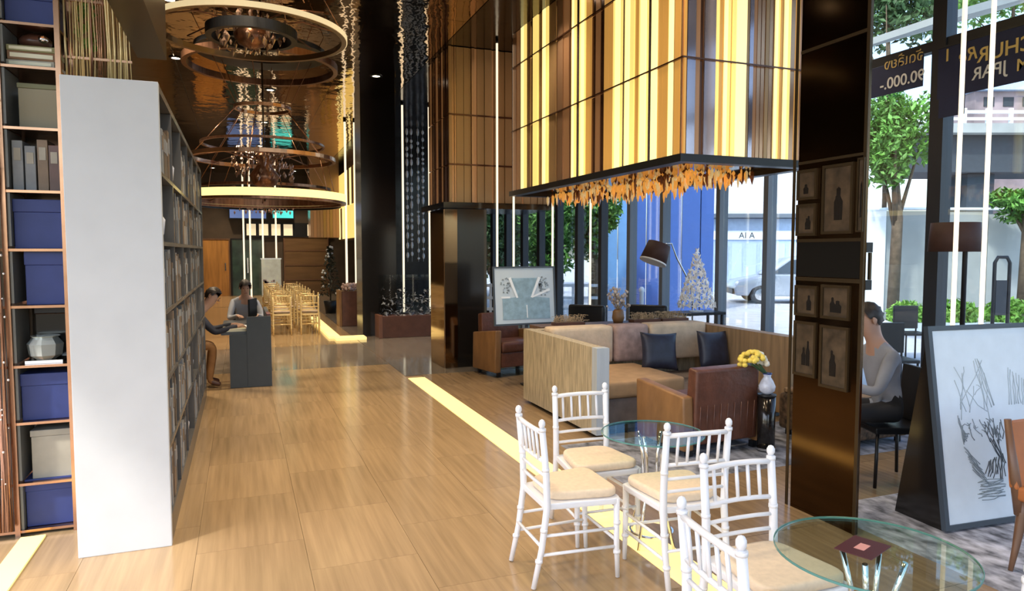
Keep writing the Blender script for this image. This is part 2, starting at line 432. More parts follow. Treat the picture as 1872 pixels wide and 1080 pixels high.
for a, b, t in slat_run(front):
    xa, xb = AY(a, 250, BY0).x, AY(b, 250, BY0).x
    off = {'w': 0, 'y': .004, 'a': .012, 'b': .02, 'd': .03, 'l': .01, 'c': .016, 't': .012}[t] + random.uniform(0, .01)
    for r in range(3):
        MB().box((xa + .003, BY0 + off, ZR[r] + .006), (xb - .003, BY0 + off + .02, ZR[r + 1] - .006)).build('slat', SL[t], pb)
for z in (ZR[1], ZR[2]):
    MB().box((BX - .006, BY0 - .006, z - .007), (BX + .02, BY1, z + .007)).box((BX + .02, BY0 - .006, z - .007), (BX1, BY0 + .02, z + .007)).build('seam_rail', SL['d'], pb)
MB().box((BX + .08, BY0 + .08, BZ0 + .04), (BX1 - .02, BY1 - .02, CEIL - .03)).build('core', SL['b'], pb)
rm = MB()
rm.box((BX - .03, BY0 - .03, BZ0 - .05), (BX + .09, BY1 + .02, BZ0 + .02)).box((BX + .09, BY0 - .03, BZ0 - .05), (BX1 + .02, BY0 + .09, BZ0 + .02))
rm.box((BX1 - .1, BY0 + .09, BZ0 - .05), (BX1 + .02, BY1 + .02, BZ0 + .02)).box((BX + .09, BY1 - .1, BZ0 - .05), (BX1 - .1, BY1 + .02, BZ0 + .02))
rm.build('rim', M_blackm, pb)
MB().box((BX + .09, BY0 + .09, BZ0 + .0), (BX1 - .1, BY1 - .1, BZ0 + .03)).build('underside_panel', M_bronze, pb)
M_amber2 = mat('brown_glass', (.30, .10, .03), .12, spec=.8); M_amber3 = mat('pale_amber_glass', (.85, .62, .28), .12, emit=(1.0, .7, .3), es=.25, spec=.8)
crs = [MB(), MB(), MB()]
for i in range(520):
    x, y = random.uniform(BX + .5, BX1 - .12), random.uniform(BY0 + .5, BY1 - .12)
    h = random.choice((.04, .07, .10, .15)) * random.uniform(.8, 1.2); q_ = random.uniform(.010, .024)
    random.choice((crs[0], crs[0], crs[1], crs[2])).lathe([(.004, -h), (q_, -h * .6), (q_, -.02), (.004, 0)], (x, y, BZ0 - random.uniform(0, .06)), 5, False)
for c_, m_ in zip(crs, (M_amber, M_amber2, M_amber3)): c_.build('glass_drops', m_, pb, kind='stuff')

def dim_box(name, label, X0, Y0, Z0, X1, Y1, Z1, seams, kinds, n):
    root = thing(name, label, 'pendant light')
    xs_ = [X0]
    while xs_[-1] < X1: xs_.append(xs_[-1] + random.choice((.03, .04, .05, .05, .09, .12)))
    zz = [Z0] + seams + [Z1]
    for i in range(len(xs_) - 1):
        wd = xs_[i + 1] - xs_[i]; t = 't' if wd > .08 else random.choice(kinds)
        of = random.uniform(0, .03)
        for r in range(len(zz) - 1):
            MB().box((xs_[i] + .003, Y0 + of, zz[r] + .008), (xs_[i + 1] - .003, Y0 + of + .02, zz[r + 1] - .008)).build('slat', SL[t], root)
    y = Y0 + .06
    while y < Y1:
        wd = random.choice((.05, .08, .12)); t = random.choice(kinds); of = random.uniform(0, .02)
        for r in range(len(zz) - 1):
            MB().box((X0 + of, y + .003, zz[r] + .008), (X0 + of + .02, y + wd - .003, zz[r + 1] - .008)).build('slat', SL[t], root)
        y += wd
    MB().box((X0 + .06, Y0 + .06, Z0), (X1, Y1, Z1 - .02)).build('core', SL['d'], root)
    for z in seams: MB().box((X0 - .005, Y0 - .005, z - .012), (X1, Y0 + .03, z + .012)).build('seam_rail', SL['d'], root)
    MB().box((X0 - .12, Y0 - .1, Z0 - .09), (X1, Y1 + .05, Z0 - .002)).build('rim', M_black, root)
    return root
dim_box('pendant_light_box', 'unlit brown box of upright glass strips left of the golden light box', 2.98, 10.35, 2.50, 4.7, 11.6, CEIL - .002, [3.08, 3.83], 'cdbdctdb', 0)
fb = thing('pendant_light_box', 'small distant glowing yellow light box left of the black pillar', 'pendant light')
yy = [21.9 + i * .46 for i in range(11)]
for i in range(10):
    for z0, z1 in ((2.2, 3.3), (3.31, 4.5)):
        MB().box((3.4, yy[i] + .01, z0), (3.43, yy[i + 1] - .01, z1)).build('slat', SL[random.choice('wyyyt')], fb)
MB().box((3.44, 21.9, 2.2), (4.6, 26.5, CEIL - .002)).build('core', SL['d'], fb)
MB().box((3.38, 21.88, 2.14), (4.6, 26.5, 2.195)).build('rim', M_black, fb)
fc = thing('pendant_light_box', 'distant unlit copper box behind the lit chandelier ring', 'pendant light')
for i in range(9):
    MB().box((2.3 + i * .11, 25.5, 2.25), (2.4 + i * .11, 25.55, 3.5)).build('slat', SL[random.choice('cbct')], fc)
MB().box((2.3, 25.56, 2.25), (3.3, 26.4, CEIL - .002)).build('core', SL['c'], fc)

# ------------------------------------------------------------------ vertical light tubes
def ltube(x, y, z0, z1, label, r=.016):
    t = thing('light_tube', label, 'light', (x, y, 0), 0, None)
    MB().tube([(0, 0, z0), (0, 0, z1 - .05)], r, 10).build('tube', M_tube, t)
    MB().lathe([(r * 1.4, -.05), (r * 1.4, 0)], (0, 0, z1), 10).build('ceiling_cap', M_blackm, t)
    MB().lathe([(r * 1.4, -.03), (r * 1.4, 0)], (0, 0, z0), 10).build('end_cap', M_blackm, t)
    return t
TZ = CEIL - .003
p = AD(1745, 500, 5.4); ltube(p.x, p.y, .05, TZ, 'bright vertical light tube at far right, left of its pair', .017)
p = AD(1797, 500, 5.4); ltube(p.x, p.y, .05, TZ, 'bright vertical light tube at far right, nearest the picture edge', .017)
p = AY(909, 480, 9.85); ltube(p.x, p.y, .35, TZ, 'tall light tube just left of the golden light box')
p = AY(939, 480, 9.85); ltube(p.x, p.y, .35, TZ, 'light tube above the framed print, right of the tallest one')
p = AY(1010, 480, 9.85); ltube(p.x, p.y, .35, TZ, 'light tube rising over the top right corner of the framed print')
p = AY(1079, 480, 9.85); ltube(p.x, p.y, .35, TZ, 'light tube between the framed print and the dried bouquet')
for x, lab in ((720, 'leftmost light tube above the long brown planter'), (738, 'middle light tube above the long brown planter'), (786, 'rightmost light tube above the long brown planter')):
    p = AY(x, 500, 14.65); ltube(p.x, p.y, .47, TZ, lab, .022)
for x, lab in ((634, 'left tube of the distant pair below the small glowing box'), (651, 'right tube of the distant pair below the small glowing box')):
    p = AY(x, 500, 17.0); ltube(p.x, p.y, .9, 2.95 if False else TZ, lab, .026)

# hanging bead strands in front of the dark partition
ORD0 = ('first', 'second', 'third', 'fourth', 'fifth', 'last')
for i, x in enumerate((744, 752, 764, 773, 793, 801)):
    p = AY(x, 300, 17.5)
    b = MB(); z = 4.75
    b.tube([(0, 0, CEIL - .003), (0, 0, 1.5)], .004, 5)
    while z > 1.5:
        h = random.uniform(.06, .22); b.ball((0, 0, z), (.035, .035, h / 2), 8); z -= h + random.uniform(.02, .10)
    o = b.build('bead_strand', mat('crystal_bead', (.80, .86, .95), .3, .0)); o.location = (p.x, p.y, 0)
    tag(o, 'pale glass bead strand, %s from the left, on the dark wall behind planter' % ORD0[i], 'ornament', 'bead strands behind the planter tubes')

# ------------------------------------------------------------------ long planter box with glass screen, pillar planter
pl = thing('planter_box', 'long low brown planter box with glass screen beside the black pillar', 'planter', (3.27, 14.4, 0))
MB().box((-.62, -.3, 0), (.66, .14, .44)).build('box', M_planter, pl, bevel=.006)
MB().box((-.70, -.32, 0), (-.625, .16, .46)).build('end_panel', mat('planter_red', (.20, .085, .05), .35), pl, bevel=.004)
MB().box((-.62, .15, .0), (.66, .162, 1.27)).build('glass_screen', M_glass, pl)
fol = MB()
for i in range(300):
    x, y, z = random.uniform(-.6, .63), random.uniform(-.25, .1), .44 + random.random() ** 2 * .55
    a = random.uniform(0, 6.3); s = random.uniform(.03, .06)
    m = Matrix.Translation((x, y, z)) @ Euler((random.uniform(-1, 1), random.uniform(-1, 1), a)).to_matrix().to_4x4()
    fol.add([(-s, 0, 0), (0, -s * .4, 0), (s, 0, 0), (0, s * .4, 0)], [(0, 1, 2, 3)], False, m)
fol.build('dried_foliage', mat('grey_foliage', (.16, .17, .19), .7, var=.5), pl, kind='stuff')
pp = AZ(645, 596)
pl = thing('planter_box', 'brown upright planter on the far platform below the glowing box', 'planter', (pp.x, pp.y + .3, 0))
MB().prism([(-.24, -.26), (.26, -.26), (.26, .24), (-.24, .24)], 'z', 0, .82).build('box', M_planter, pl, bevel=.01)
MB().box((-.30, -.28, 0), (-.245, .26, .84)).build('end_panel', M_leathl, pl)
b = MB()
for i in range(60): b.ball((random.uniform(-.2, .2), random.uniform(-.2, .2), .84 + random.uniform(0, .14)), random.uniform(.02, .05), 6)
b.build('blooms', mat('dusty_pink', (.5, .36, .33), .8), pl, kind='stuff')

# ------------------------------------------------------------------ chandeliers
def chand_ring(root, z, rad, name, m, hgt, wid):
    MB().ring((0, 0, z), rad, [(-wid / 2, -hgt / 2), (wid / 2, -hgt / 2), (wid / 2, hgt / 2), (-wid / 2, hgt / 2)], 72).build(name, m, root)
def crystals(root, z, n, rad, hh):
    b = MB()
    for i in range(n):
        a = random.uniform(0, 6.3); r = rad * random.random() ** .6; zz = z + random.uniform(-hh, hh); s = random.uniform(.012, .03)
        b.lathe([(.003, -s * 2), (s, 0), (.003, s * 1.4)], (r * math.cos(a), r * math.sin(a), zz), 5, False)
    return b.build('crystal_cluster', mat('rosy_crystal', (.50, .33, .25), .12, .6), root, kind='stuff')
def chand_arms(root, z, r0, r1, dz):
    a0 = None
    for k in range(8):
        t = k * math.pi / 4
        if a0 is None:
            a0 = MB().tube([(r0, 0, 0), ((r0 + r1) / 2, 0, dz * .7), (r1, 0, 0)], .008, 6).build('arm', M_copperd, root); a0.location = (0, 0, z)
        else: linked(a0, root, (0, 0, z), rot=(0, 0, t))
c2 = thing('ring_chandelier', 'lower chandelier with a lit yellow ring over the corridor', 'chandelier', (.33, 10.38, 0))
MB().ring((0, 0, 2.50), 1.08, [(.001, -.05), (.016, -.05), (.016, .05), (.001, .05)], 72).build('lit_ring', M_ring, c2)
chand_ring(c2, 2.50, 1.06, 'ring_body', M_copperd, .10, .04)
MB().ring((0, 0, 2.49), 1.08, [(-.05, -.075), (.02, -.075), (.02, -.045), (-.05, -.045)], 72).build('ring_base', M_copperd, c2)
chand_ring(c2, 3.03, .94, 'copper_ring', M_copper, .05, .05)
chand_ring(c2, 3.22, .80, 'copper_ring', M_copperd, .03, .03)
chand_ring(c2, 4.30, .98, 'canopy_ring', M_copperd, .09, .06)
MB().ring((0, 0, 4.45), .66, [(-.2, 0), (.2, 0), (.2, .06), (-.2, .06)], 48).build('canopy_ring', M_blackm, c2)
MB().tube([(0, 0, CEIL - .003), (0, 0, 2.45)], .012, 8).build('stem', M_brassd, c2)
MB().lathe([(.02, 2.62), (.16, 2.68), (.20, 2.8), (.09, 2.95), (.14, 3.06), (.02, 3.16)], (0, 0, 0), 16).build('hub', M_copperd, c2)
crystals(c2, 2.95, 160, .42, .22)
chand_arms(c2, 3.03, .1, .93, .12); chand_arms(c2, 2.49, .05, 1.04, .18)
w0 = None
for k in range(6):
    t = k * math.pi / 3 + .3
    MB().tube([(.35 * math.cos(t), .35 * math.sin(t), 3.72), (.93 * math.cos(t), .93 * math.sin(t), 3.04)], .006, 5).build('cable', M_copper, c2)
    MB().tube([(.93 * math.cos(t), .93 * math.sin(t), 3.02), (1.05 * math.cos(t), 1.05 * math.sin(t), 2.53)], .005, 5).build('cable', M_copper, c2)
    MB().tube([(.35 * math.cos(t), .35 * math.sin(t), 3.72), (.9 * math.cos(t), .9 * math.sin(t), CEIL - .003)], .005, 5).build('cable', M_copperd, c2)
MB().ring((0, 0, 3.72), .36, [(-.02, -.02), (.02, -.02), (.02, .02), (-.02, .02)], 40).build('copper_ring', M_copper, c2)
c1 = thing('ring_chandelier', 'upper chandelier with thin copper ring nearest the camera at the ceiling', 'chandelier', (.16, 7.9, 0))
chand_ring(c1, 4.0, .93, 'ring', mat('champagne_metal', (.30, .21, .12), .3, .9), .06, .05)
MB().ring((0, 0, 4.0), .93, [(.026, -.026), (.034, -.026), (.034, .026), (.026, .026)], 72).build('glow_band', mat('soft_glow', (.6, .5, .35), .5, emit=(1, .78, .42), es=.5), c1)
MB().tube([(0, 0, CEIL - .003), (0, 0, 3.85)], .014, 8).build('stem', M_brassd, c1)
MB().lathe([(.02, 3.85), (.14, 3.9), (.18, 4.0), (.08, 4.12), (.02, 4.2)], (0, 0, 0), 16).build('hub', M_copperd, c1)
chand_ring(c1, 4.0, .42, 'hub_ring', M_blackm, .10, .06)
crystals(c1, 4.02, 110, .34, .16)
chand_arms(c1, 4.1, .1, .92, .12)
for k in range(6):
    t = k * math.pi / 3
    MB().tube([(0.92 * math.cos(t), .92 * math.sin(t), 4.12), (.5 * math.cos(t), .5 * math.sin(t), CEIL - .003)], .005, 5).build('cable', M_copper, c1)
c3 = thing('ring_chandelier', 'most distant chandelier, dark rings behind the lit one', 'chandelier', (.5, 15.5, 0))
chand_ring(c3, 2.75, 1.5, 'dark_ring', M_blackm, .12, .06)
chand_ring(c3, 3.05, 1.3, 'copper_ring', M_copperd, .05, .05)
MB().tube([(0, 0, CEIL - .003), (0, 0, 2.6)], .012, 8).build('stem', M_brassd, c3)
crystals(c3, 2.75, 120, .6, .2)
chand_arms(c3, 2.75, .05, 1.48, .2)
for k in range(6):
    t = k * math.pi / 3 + .2
    MB().tube([(1.3 * math.cos(t), 1.3 * math.sin(t), 3.07), (.3 * math.cos(t), .3 * math.sin(t), CEIL - .003)], .006, 5).build('cable', M_copper, c3)

# recessed downlights (each its trim, lens and lamp), most added to brighten the room
def down(x, y, e, lab, z=CEIL, spread=1.3):
    t = thing('downlight', lab, 'ceiling light', (x, y, z), 0, 'recessed ceiling downlights')
    MB().ring((0, 0, -.012), .085, [(-.02, 0), (.02, 0), (.02, .012), (-.02, .012)], 28).build('trim', M_blackm, t)
    MB().lathe([(.064, -.008), (.064, -.001)], (0, 0, 0), 24).build('lens', M_down, t)
    ld = bpy.data.lights.new('downlight_lamp', 'SPOT'); ld.energy = e; ld.spot_size = R(110); ld.spot_blend = .8; ld.color = (1, .80, .55); ld.shadow_soft_size = .12
    lo = bpy.data.objects.new('downlight_lamp', ld); COL.objects.link(lo); lo.parent = t; lo.location = (0, 0, -.03)
DL = 'round recessed downlight added in the bronze ceiling to light the corridor'
DLV = {6: 'small round downlight left of the upper chandelier', 7: 'small round downlight on the ceiling right of the chandeliers by the black pillar', 8: 'small round downlight between the two nearest chandeliers', 9: 'distant round downlight seen through the middle chandelier wires'}
for i, (x, y) in enumerate(((.0, 2.2), (1.5, 2.2), (.0, 4.6), (1.5, 4.6), (.0, 7.0), (1.9, 7.0), (-.9, 12.6), (2.3, 12.6), (.6, 14.4), (.6, 18), (.6, 22), (.6, 25), (-.9, 28.4), (2.0, 28.4), (-.75, 9.75), (1.5, 0), (0, 0))):  # lamps by the desk and far wall are added to brighten them
    down(x, y, (45 if y < 3 else 170 if y < 6 else 300 if y < 8 else 430), DLV.get(i, DL))
for i, (x, y) in enumerate(((3.1, 3.2), (3.2, 5.0), (3.3, 7.8), (5.9, 6.4), (5.4, 2.6), (5.2, 10.6), (4.6, 12.6))):
    down(x, y, 95, 'round recessed downlight added in the dark ceiling to light the seating')
#@@PART2
# ================================================================== LEFT: white ended cabinet, copper shelf
cab = thing('cabinet', 'tall open bookcase with a big blank white end panel facing us', 'cabinet', (0, 0, 0))
CX0, CX1, CYA, CYB, CH = -.905, -.42, 4.53, 9.2, 2.72
MB().box((CX0, CYA, .0), (CX1, CYA + .05, CH)).build('end_panel', M_white, cab, bevel=.004)
MB().box((CX0, CYA + .051, .0), (CX0 + .03, CYB, CH)).build('back_panel', M_shelf, cab)
MB().box((CX0 + .03, CYA + .051, CH - .04), (CX1 - .003, CYB, CH)).build('top_panel', M_shelf, cab)
MB().box((CX0 + .03, CYA + .051, 0), (CX1 - .003, CYB, .16)).build('plinth', M_shelf, cab)
shz = [.16, .58, .99, 1.40, 1.81, 2.22]
for z in shz[1:]: MB().box((CX0 + .03, CYA + .051, z - .025), (CX1 - .003, CYB, z)).build('shelf', M_shelf, cab)
for i in range(1, 7):
    y = CYA + .05 + (CYB - CYA - .05) * i / 6
    MB().box((CX0 + .03, y - .025, .161), (CX1 - .002, y, CH - .041)).build('divider', M_shelf, cab)
BK = [(M_booka, 'charcoal'), (M_bookb, 'brown'), (M_bookc, 'grey')]
bay = (CYB - CYA - .05) / 6
ORD = ['first', 'second', 'third', 'fourth', 'fifth', 'sixth', 'seventh', 'eighth', 'ninth', 'tenth', 'eleventh', 'twelfth', 'thirteenth', 'fourteenth']
LV = ['bottom', 'second', 'third', 'fourth', 'fifth', 'top']
BAYN = ['nearest', 'second', 'third', 'fourth', 'fifth', 'farthest']
for b_ in range(6):
    for l in range(6):
        y = CYA + .075 + bay * b_; yend = CYA + .05 + bay * (b_ + 1) - .05
        kind = (b_ * 5 + l * 7) % 6; nb = 0
        if kind == 4:
            o = MB().lathe([(.05, 0), (.09, .05), (.10, .14), (.05, .22), (.03, .27), (.045, .3)], (0, 0, 0), 16).build('vase', M_cer, None)
            o.location = (CX1 - .12, (y + yend) / 2, shz[l] + .001)
            tag(o, 'pale ceramic vase on the %s shelf, %s bay of the bookcase' % (LV[l], BAYN[b_]), 'vase'); continue
        while y < yend - .05:
            t = min(random.choice((.035, .05, .06, .08)) * 1.5, yend - y + .02); h = random.uniform(.27, .365); m, cn = random.choice(BK)
            dpt = random.uniform(.2, .26)
            o = thing('book', '', 'book', (CX1 - .006 - random.uniform(0, .012), y + t / 2, shz[l] + .001))
            cv = MB().box((-dpt, -t / 2, 0), (-.004, t / 2 - .002, h)).build('cover', m, o)
            MB().box((-.0039, -t * .3, h * .55), (0, t * .3, h * .85)).build('spine_label', M_bookc if m is not M_bookc else M_bookb, cv)
            nb += 1
            o['label'] = '%s book, %s from the near end, %s shelf, %s bay of the bookcase' % (cn, ORD[nb - 1], LV[l], BAYN[b_])
            o['group'] = 'books on the %s shelf, %s bay' % (LV[l], BAYN[b_])
            y += t + .002
# --- copper shelf unit facing the camera
SY = 5.03
sh = thing('display_shelf', 'tall copper framed display shelf at the left edge holding blue boxes', 'shelf', (0, 0, 0))
SX0, SX1 = -1.98, -1.005
zl = [AY(88, y, SY).z for y in (975, 880, 770, 667, 559, 456, 350, 236, 125, 47)] + [3.55, 4.0, 4.4, CEIL - .004]
for i, z in enumerate(zl[1:-1] + [.03]):
    MB().box((SX0, SY - .01, z - .011), (SX1, SY + .36, z + .005)).build('shelf_board', M_copper, sh)
xp = [SX0, -1.635, -1.315, SX1]
for x in xp:
    MB().box((x - .014, SY - .02, 0), (x + .014, SY + .008, CEIL - .004)).build('post', M_copper, sh)
    MB().box((x - .012, SY + .34, 0), (x + .012, SY + .364, CEIL - .004)).build('post', M_copper, sh)
MB().box((SX0, SY + .365, 0), (SX1 + .01, SY + .375, CEIL - .004)).build('back_panel', mat('smoked_mirror', (.13, .11, .09), .12, .7), sh)
M_rodr = mat('red_copper_rod', (.55, .31, .22), .3, .4)
for z0_, z1_ in zip(zl[:-1], zl[1:]): MB().box((-1.299, SY + .002, z0_ + .02), (-1.285, SY + .30, z1_ - .014)).build('side_panel', mat('grey_glass_panel', (.26, .26, .24), .3), sh)
# copper rod curtain over the outer bay (rods hang from a rail)
rc = thing('rod_screen', 'screen of thin twisted copper rods at the far left edge', 'screen', (0, 0, 0))
MB().box((SX0, SY - .09, 4.72), (-1.33, SY - .05, 4.76)).build('rail', M_copper, rc)
for i in range(60):
    x = (SX0 + .02 + (.44) * i / 20 if i < 20 else -1.52 + .20 * (i - 20) / 40) + random.uniform(-.004, .004); pts = []
    for j in range(13):
        pts.append((x + random.uniform(-.007, .007), SY - .07 + random.uniform(-.012, .012), 4.72 - j * (4.66 / 12)))
    MB().tube(pts, random.choice((.003, .004, .006)), 5).build('rod', random.choice((M_copper, M_copperd, M_rodr, M_rodr)), rc)
b = MB()
for i in range(150):
    b.ball((random.uniform(-1.53, -1.305), SY - .09 + random.uniform(-.012, .0), random.uniform(.3, 4.6)), random.uniform(.004, .008), 6)
b.build('glass_beads', mat('clear_bead', (.75, .70, .66), .15, .3), rc, kind='stuff')
# upper lattice of rods above the white panel
rc2 = thing('rod_screen', 'hanging copper rod lattice above the white cabinet end', 'screen', (0, 0, 0))
for z in (4.6, 3.9, 3.3, 2.95):
    MB().box((-1.0, SY + .095, z), (-.62, SY + .12, z + .015)).build('rail', M_copper, rc2)
for i in range(26):
    x = -.985 + .355 * i / 25; pts = [(x + random.uniform(-.006, .006), SY + .1 + random.uniform(-.012, .012), 2.76 + j * 2.05 / 7) for j in range(8)]
    MB().tube(pts, random.choice((.003, .004, .007)), 5).build('rod', random.choice((M_copper, M_gold, M_copperd, M_gold)), rc2)
b = MB()
for i in range(260):
    x, z = random.uniform(-.95, -.84), random.uniform(3.05, 3.9); s = random.uniform(.015, .035)
    m = Matrix.Translation((x, SY + .25 + random.uniform(-.06, .06), z)) @ Euler((random.uniform(-1, 1), random.uniform(-1, 1), random.uniform(0, 6))).to_matrix().to_4x4()
    b.add([(-s, 0, 0), (0, 0, -s * .6), (s, 0, 0), (0, 0, s * .6)], [(0, 1, 2, 3)], False, m)
vn = thing('hanging_plant', 'light green trailing plant behind the copper rods at top left', 'plant', (0, 0, 0))
b.build('leaves', M_leafb, vn, kind='stuff')
MB().tube([(-.92, SY + .25, 4.84), (-.90, SY + .25, 3.9), (-.90, SY + .26, 3.05)], .006, 5).build('stem', M_bark, vn)
# things on the copper shelf
def blue_box(z, h, w_, xc, lab):
    o = thing('storage_box', lab, 'box', (xc, SY + .17, z + .006))
    MB().box((-w_ / 2, -.13, 0), (w_ / 2, .13, h * .74)).build('box_body', M_blue, o, bevel=.004)
    MB().box((-w_ / 2 - .004, -.134, h * .742), (w_ / 2 + .003, .134, h)).build('lid', M_blue, o, bevel=.004)
XC = -1.152
blue_box(zl[0] + .037, .30, .255, XC, 'dark blue box on the lowest level of the copper shelf')
blue_box(zl[2], .29, .255, XC, 'blue box on the copper shelf just below the glass ornament')
blue_box(zl[4], .33, .22, XC + .03, 'dark blue box on the copper shelf just above the black box')
blue_box(zl[5], .30, .255, XC, 'upper blue box on the copper shelf under the leaning silver books')
blue_box(zl[9], .2, .255, XC, 'blue box at the top edge of the photo on the copper shelf')
o = thing('storage_box', 'pale stone coloured box on the second lowest copper shelf level', 'box', (XC + .01, SY + .17, zl[1] + .006))
MB().box((-.10, -.12, 0), (.13, .12, .27)).build('box_body', M_linen, o, bevel=.004); MB().box((-.105, -.123, .271), (.135, .123, .31)).build('lid', M_linen, o, bevel=.004)
o = thing('storage_box', 'beige box with dark side on the copper shelf below the stack of books', 'box', (XC + .01, SY + .17, zl[7] + .006))
MB().box((-.09, -.12, 0), (.125, .12, .24)).build('box_body', mat('olive_beige_box', (.34, .30, .20), .6), o, bevel=.004)
MB().box((-.095, -.123, .241), (.13, .123, .27)).build('lid', mat('sage_lid', (.22, .22, .12), .6), o, bevel=.004)
o = thing('storage_box', 'black box behind the glass ornament on the copper shelf', 'box', (XC + .03, SY + .24, zl[3] + .006))
MB().box((-.10, -.07, 0), (.10, .07, .3)).build('box_body', M_black, o, bevel=.004); MB().box((-.105, -.073, .301), (.105, .073, .34)).build('lid', M_blackm, o, bevel=.004)
o = thing('glass_ornament', 'cut glass ornament block on the copper shelf above a blue box', 'ornament', (XC, SY + .08, zl[3] + .006))
MB().box((-.1, -.05, 0), (.1, .05, .02)).build('base', M_chrome, o)
MB().lathe([(.05, .021), (.09, .05), (.10, .12), (.07, .16), (.085, .17)], (0, 0, 0), 8, False).build('bowl', mat('cut_glass', (.55, .6, .58), .1, .4), o)
for i, (x, h, m, lab) in enumerate(((-.095, .30, M_bookc, 'silver grey book, leftmost in the row above the upper blue box'), (-.03, .27, M_bookc, 'silver grey book, second from the left in the row on the copper shelf'),
        (.035, .31, M_bookb, 'brown book, third from the left in the row on the copper shelf'), (.095, .28, M_planter, 'reddish brown book at the right end of the row on the copper shelf'))):
    o = thing('book', lab, 'book', (XC + x, SY + .14, zl[6] + .006))
    MB().box((-.028, -.1, 0), (.028, .1, h)).build('cover', m, o, bevel=.003)
    MB().box((-.018, -.104, h * .6), (.018, -.1005, h * .85)).build('spine_label', M_linen, o)
z = zl[8] + .006
for i, (t, m, lab) in enumerate(((.04, M_linen, 'sand coloured book at the bottom of the flat stack on the copper shelf'), (.05, M_leathl, 'tan book in the middle of the flat stack on the copper shelf'), (.035, mat('olive_book', (.30, .29, .14), .6), 'olive book on top of the flat stack on the copper shelf'))):
    o = thing('book', lab, 'book', (XC, SY + .15, z), random.uniform(-.06, .06))
    MB().box((-.125, -.12, 0), (.125, .12, t)).build('cover', m, o, bevel=.003)
    MB().box((-.11, -.1235, t * .25), (.11, -.1205, t * .75)).build('pages', M_paper, o)
    z += t + .001
o = thing('ornament', 'dark shell shaped ornament lying on the flat stack of books', 'ornament', (XC, SY + .15, z))
MB().ball((0, 0, .05), (.09, .06, .05), 14).build('shell', M_planter, o)
MB().ball((.05, -.05, .06), (.03, .02, .025), 10).build('knob', M_chrome, o)
o = thing('ornament', 'dark figure with silver head on the copper shelf below the top blue box', 'ornament', (XC, SY + .15, zl[9] - .0 + .006)) if False else None

# ================================================================== CHIAVARI CHAIRS
def rounded(poly, r, n=5):
    out = []; m = len(poly)
    for i in range(m):
        p, a, c = Vector(poly[i]), Vector(poly[i - 1]), Vector(poly[(i + 1) % m])
        u = p + (a - p).normalized() * r; v = p + (c - p).normalized() * r
        for k in range(n + 1):
            t = k / n; q = u * (1 - t) ** 2 + p * 2 * t * (1 - t) + v * t ** 2; out.append((q.x, q.y))
    return out
def make_chair(fm, cm):
    t = bpy.data.objects.new('chiavari_chair', None); COL.objects.link(t); t.empty_display_size = .1
    W, Dp, ZS = .355, .39, .435          # rear width, depth, seat frame height; rear posts at y=0, front at y=Dp (chair faces +y)
    for s in (-1, 1):
        x = s * W / 2
        b = MB(); b.tube([(x, -.075, 0), (x, -.03, .2), (x, .0, .42), (x, -.006, .6), (x, -.03, .84)], [.014, .017, .0195, .0185, .017], 10)
        for z, y in ((.14, -.045), (.30, -.018), (.62, -.008), (.83, -.029)): b.tube([(x, y, z - .008), (x, y, z + .008)], .0205, 10)
        lg = b.build('leg', fm, t)
        MB().ball((x, -.031, .862), (.0185, .0185, .025), 10).build('finial', fm, lg)
        x2 = s * .20
        b = MB(); b.tube([(x2, Dp + .01, 0), (x2, Dp + .002, .2), (x2, Dp, .435)], [.012, .016, .018], 10)
        for z in (.14, .30): b.tube([(x2, Dp + .004, z - .008), (x2, Dp + .004, z + .008)], .0205, 10)
        b.build('leg', fm, t)
        for z in (.17, .27):
            MB().tube([(x, -.04 + (z - .17) * .2, z), (x2, Dp + .004, z)], .009, 8).build('stretcher', fm, t)
    for z in (.20,): MB().tube([(-.2, Dp + .004, z), (.2, Dp + .004, z)], .009, 8).build('stretcher', fm, t)
    MB().tube([(-W / 2, -.035, .22), (W / 2, -.035, .22)], .009, 8).build('stretcher', fm, t)
    MB().prism(rounded([(-W / 2 - .004, -.012), (W / 2 + .004, -.012), (.222, Dp + .022), (-.222, Dp + .022)], .05), 'z', .405, .440).build('seat_frame', fm, t, bevel=.008)
    MB().prism(rounded([(-W / 2 + .022, .022), (W / 2 - .022, .022), (.212, Dp + .018), (-.212, Dp + .018)], .085), 'z', .4405, .488).build('seat', cm, t, bevel=.02)
    def yb(z): return -.006 - .024 * max(0, (z - .6) / .24)
    def rail(z, r, bow=.0):
        MB().tube([(-W / 2, yb(z), z), (-W / 4, yb(z) - bow, z + bow * .3), (0, yb(z) - bow * 1.3, z + bow * .4), (W / 4, yb(z) - bow, z + bow * .3), (W / 2, yb(z), z)], r, 8).build('back_rail', fm, t)
    rail(.815, .0135, .012); rail(.66, .011, .010); rail(.585, .0095, .006); rail(.52, .0095, .004)
    sp = None
    for i in range(5):
        x = -W / 2 + W * (i + 1) / 6
        b = MB(); b.tube([(x, yb(.66) - .011, .66), (x, yb(.74) - .012, .74), (x, yb(.815) - .014, .815)], [.0075, .0085, .0075], 8); b.build('spindle', fm, t)
    return t
ch = make_chair(M_chair, M_cush)
GRP = 'white chiavari chairs'
defs = [  # rear-post midpoint, heading of +y
 ((1.46, 3.43), -92, 'white spindle back chair nearest the corridor, facing right over the light strip'),
 ((2.04, 4.02), 177, 'white spindle back chair farthest back, beside the limed sofa side'),
 ((2.165, 2.98), -5, 'white spindle back chair seen from behind, in front of the brown armchair'),
 ((2.005, 2.42), 179, 'white spindle back chair left of the dark bronze column at the near table'),
 ((1.445, 1.86), -95, 'white spindle back chair in the bottom foreground with sloping top rail'),
 ((1.975, 1.076), 82, 'white chair of which only a post tip shows at the bottom right corner')]
chairs = []
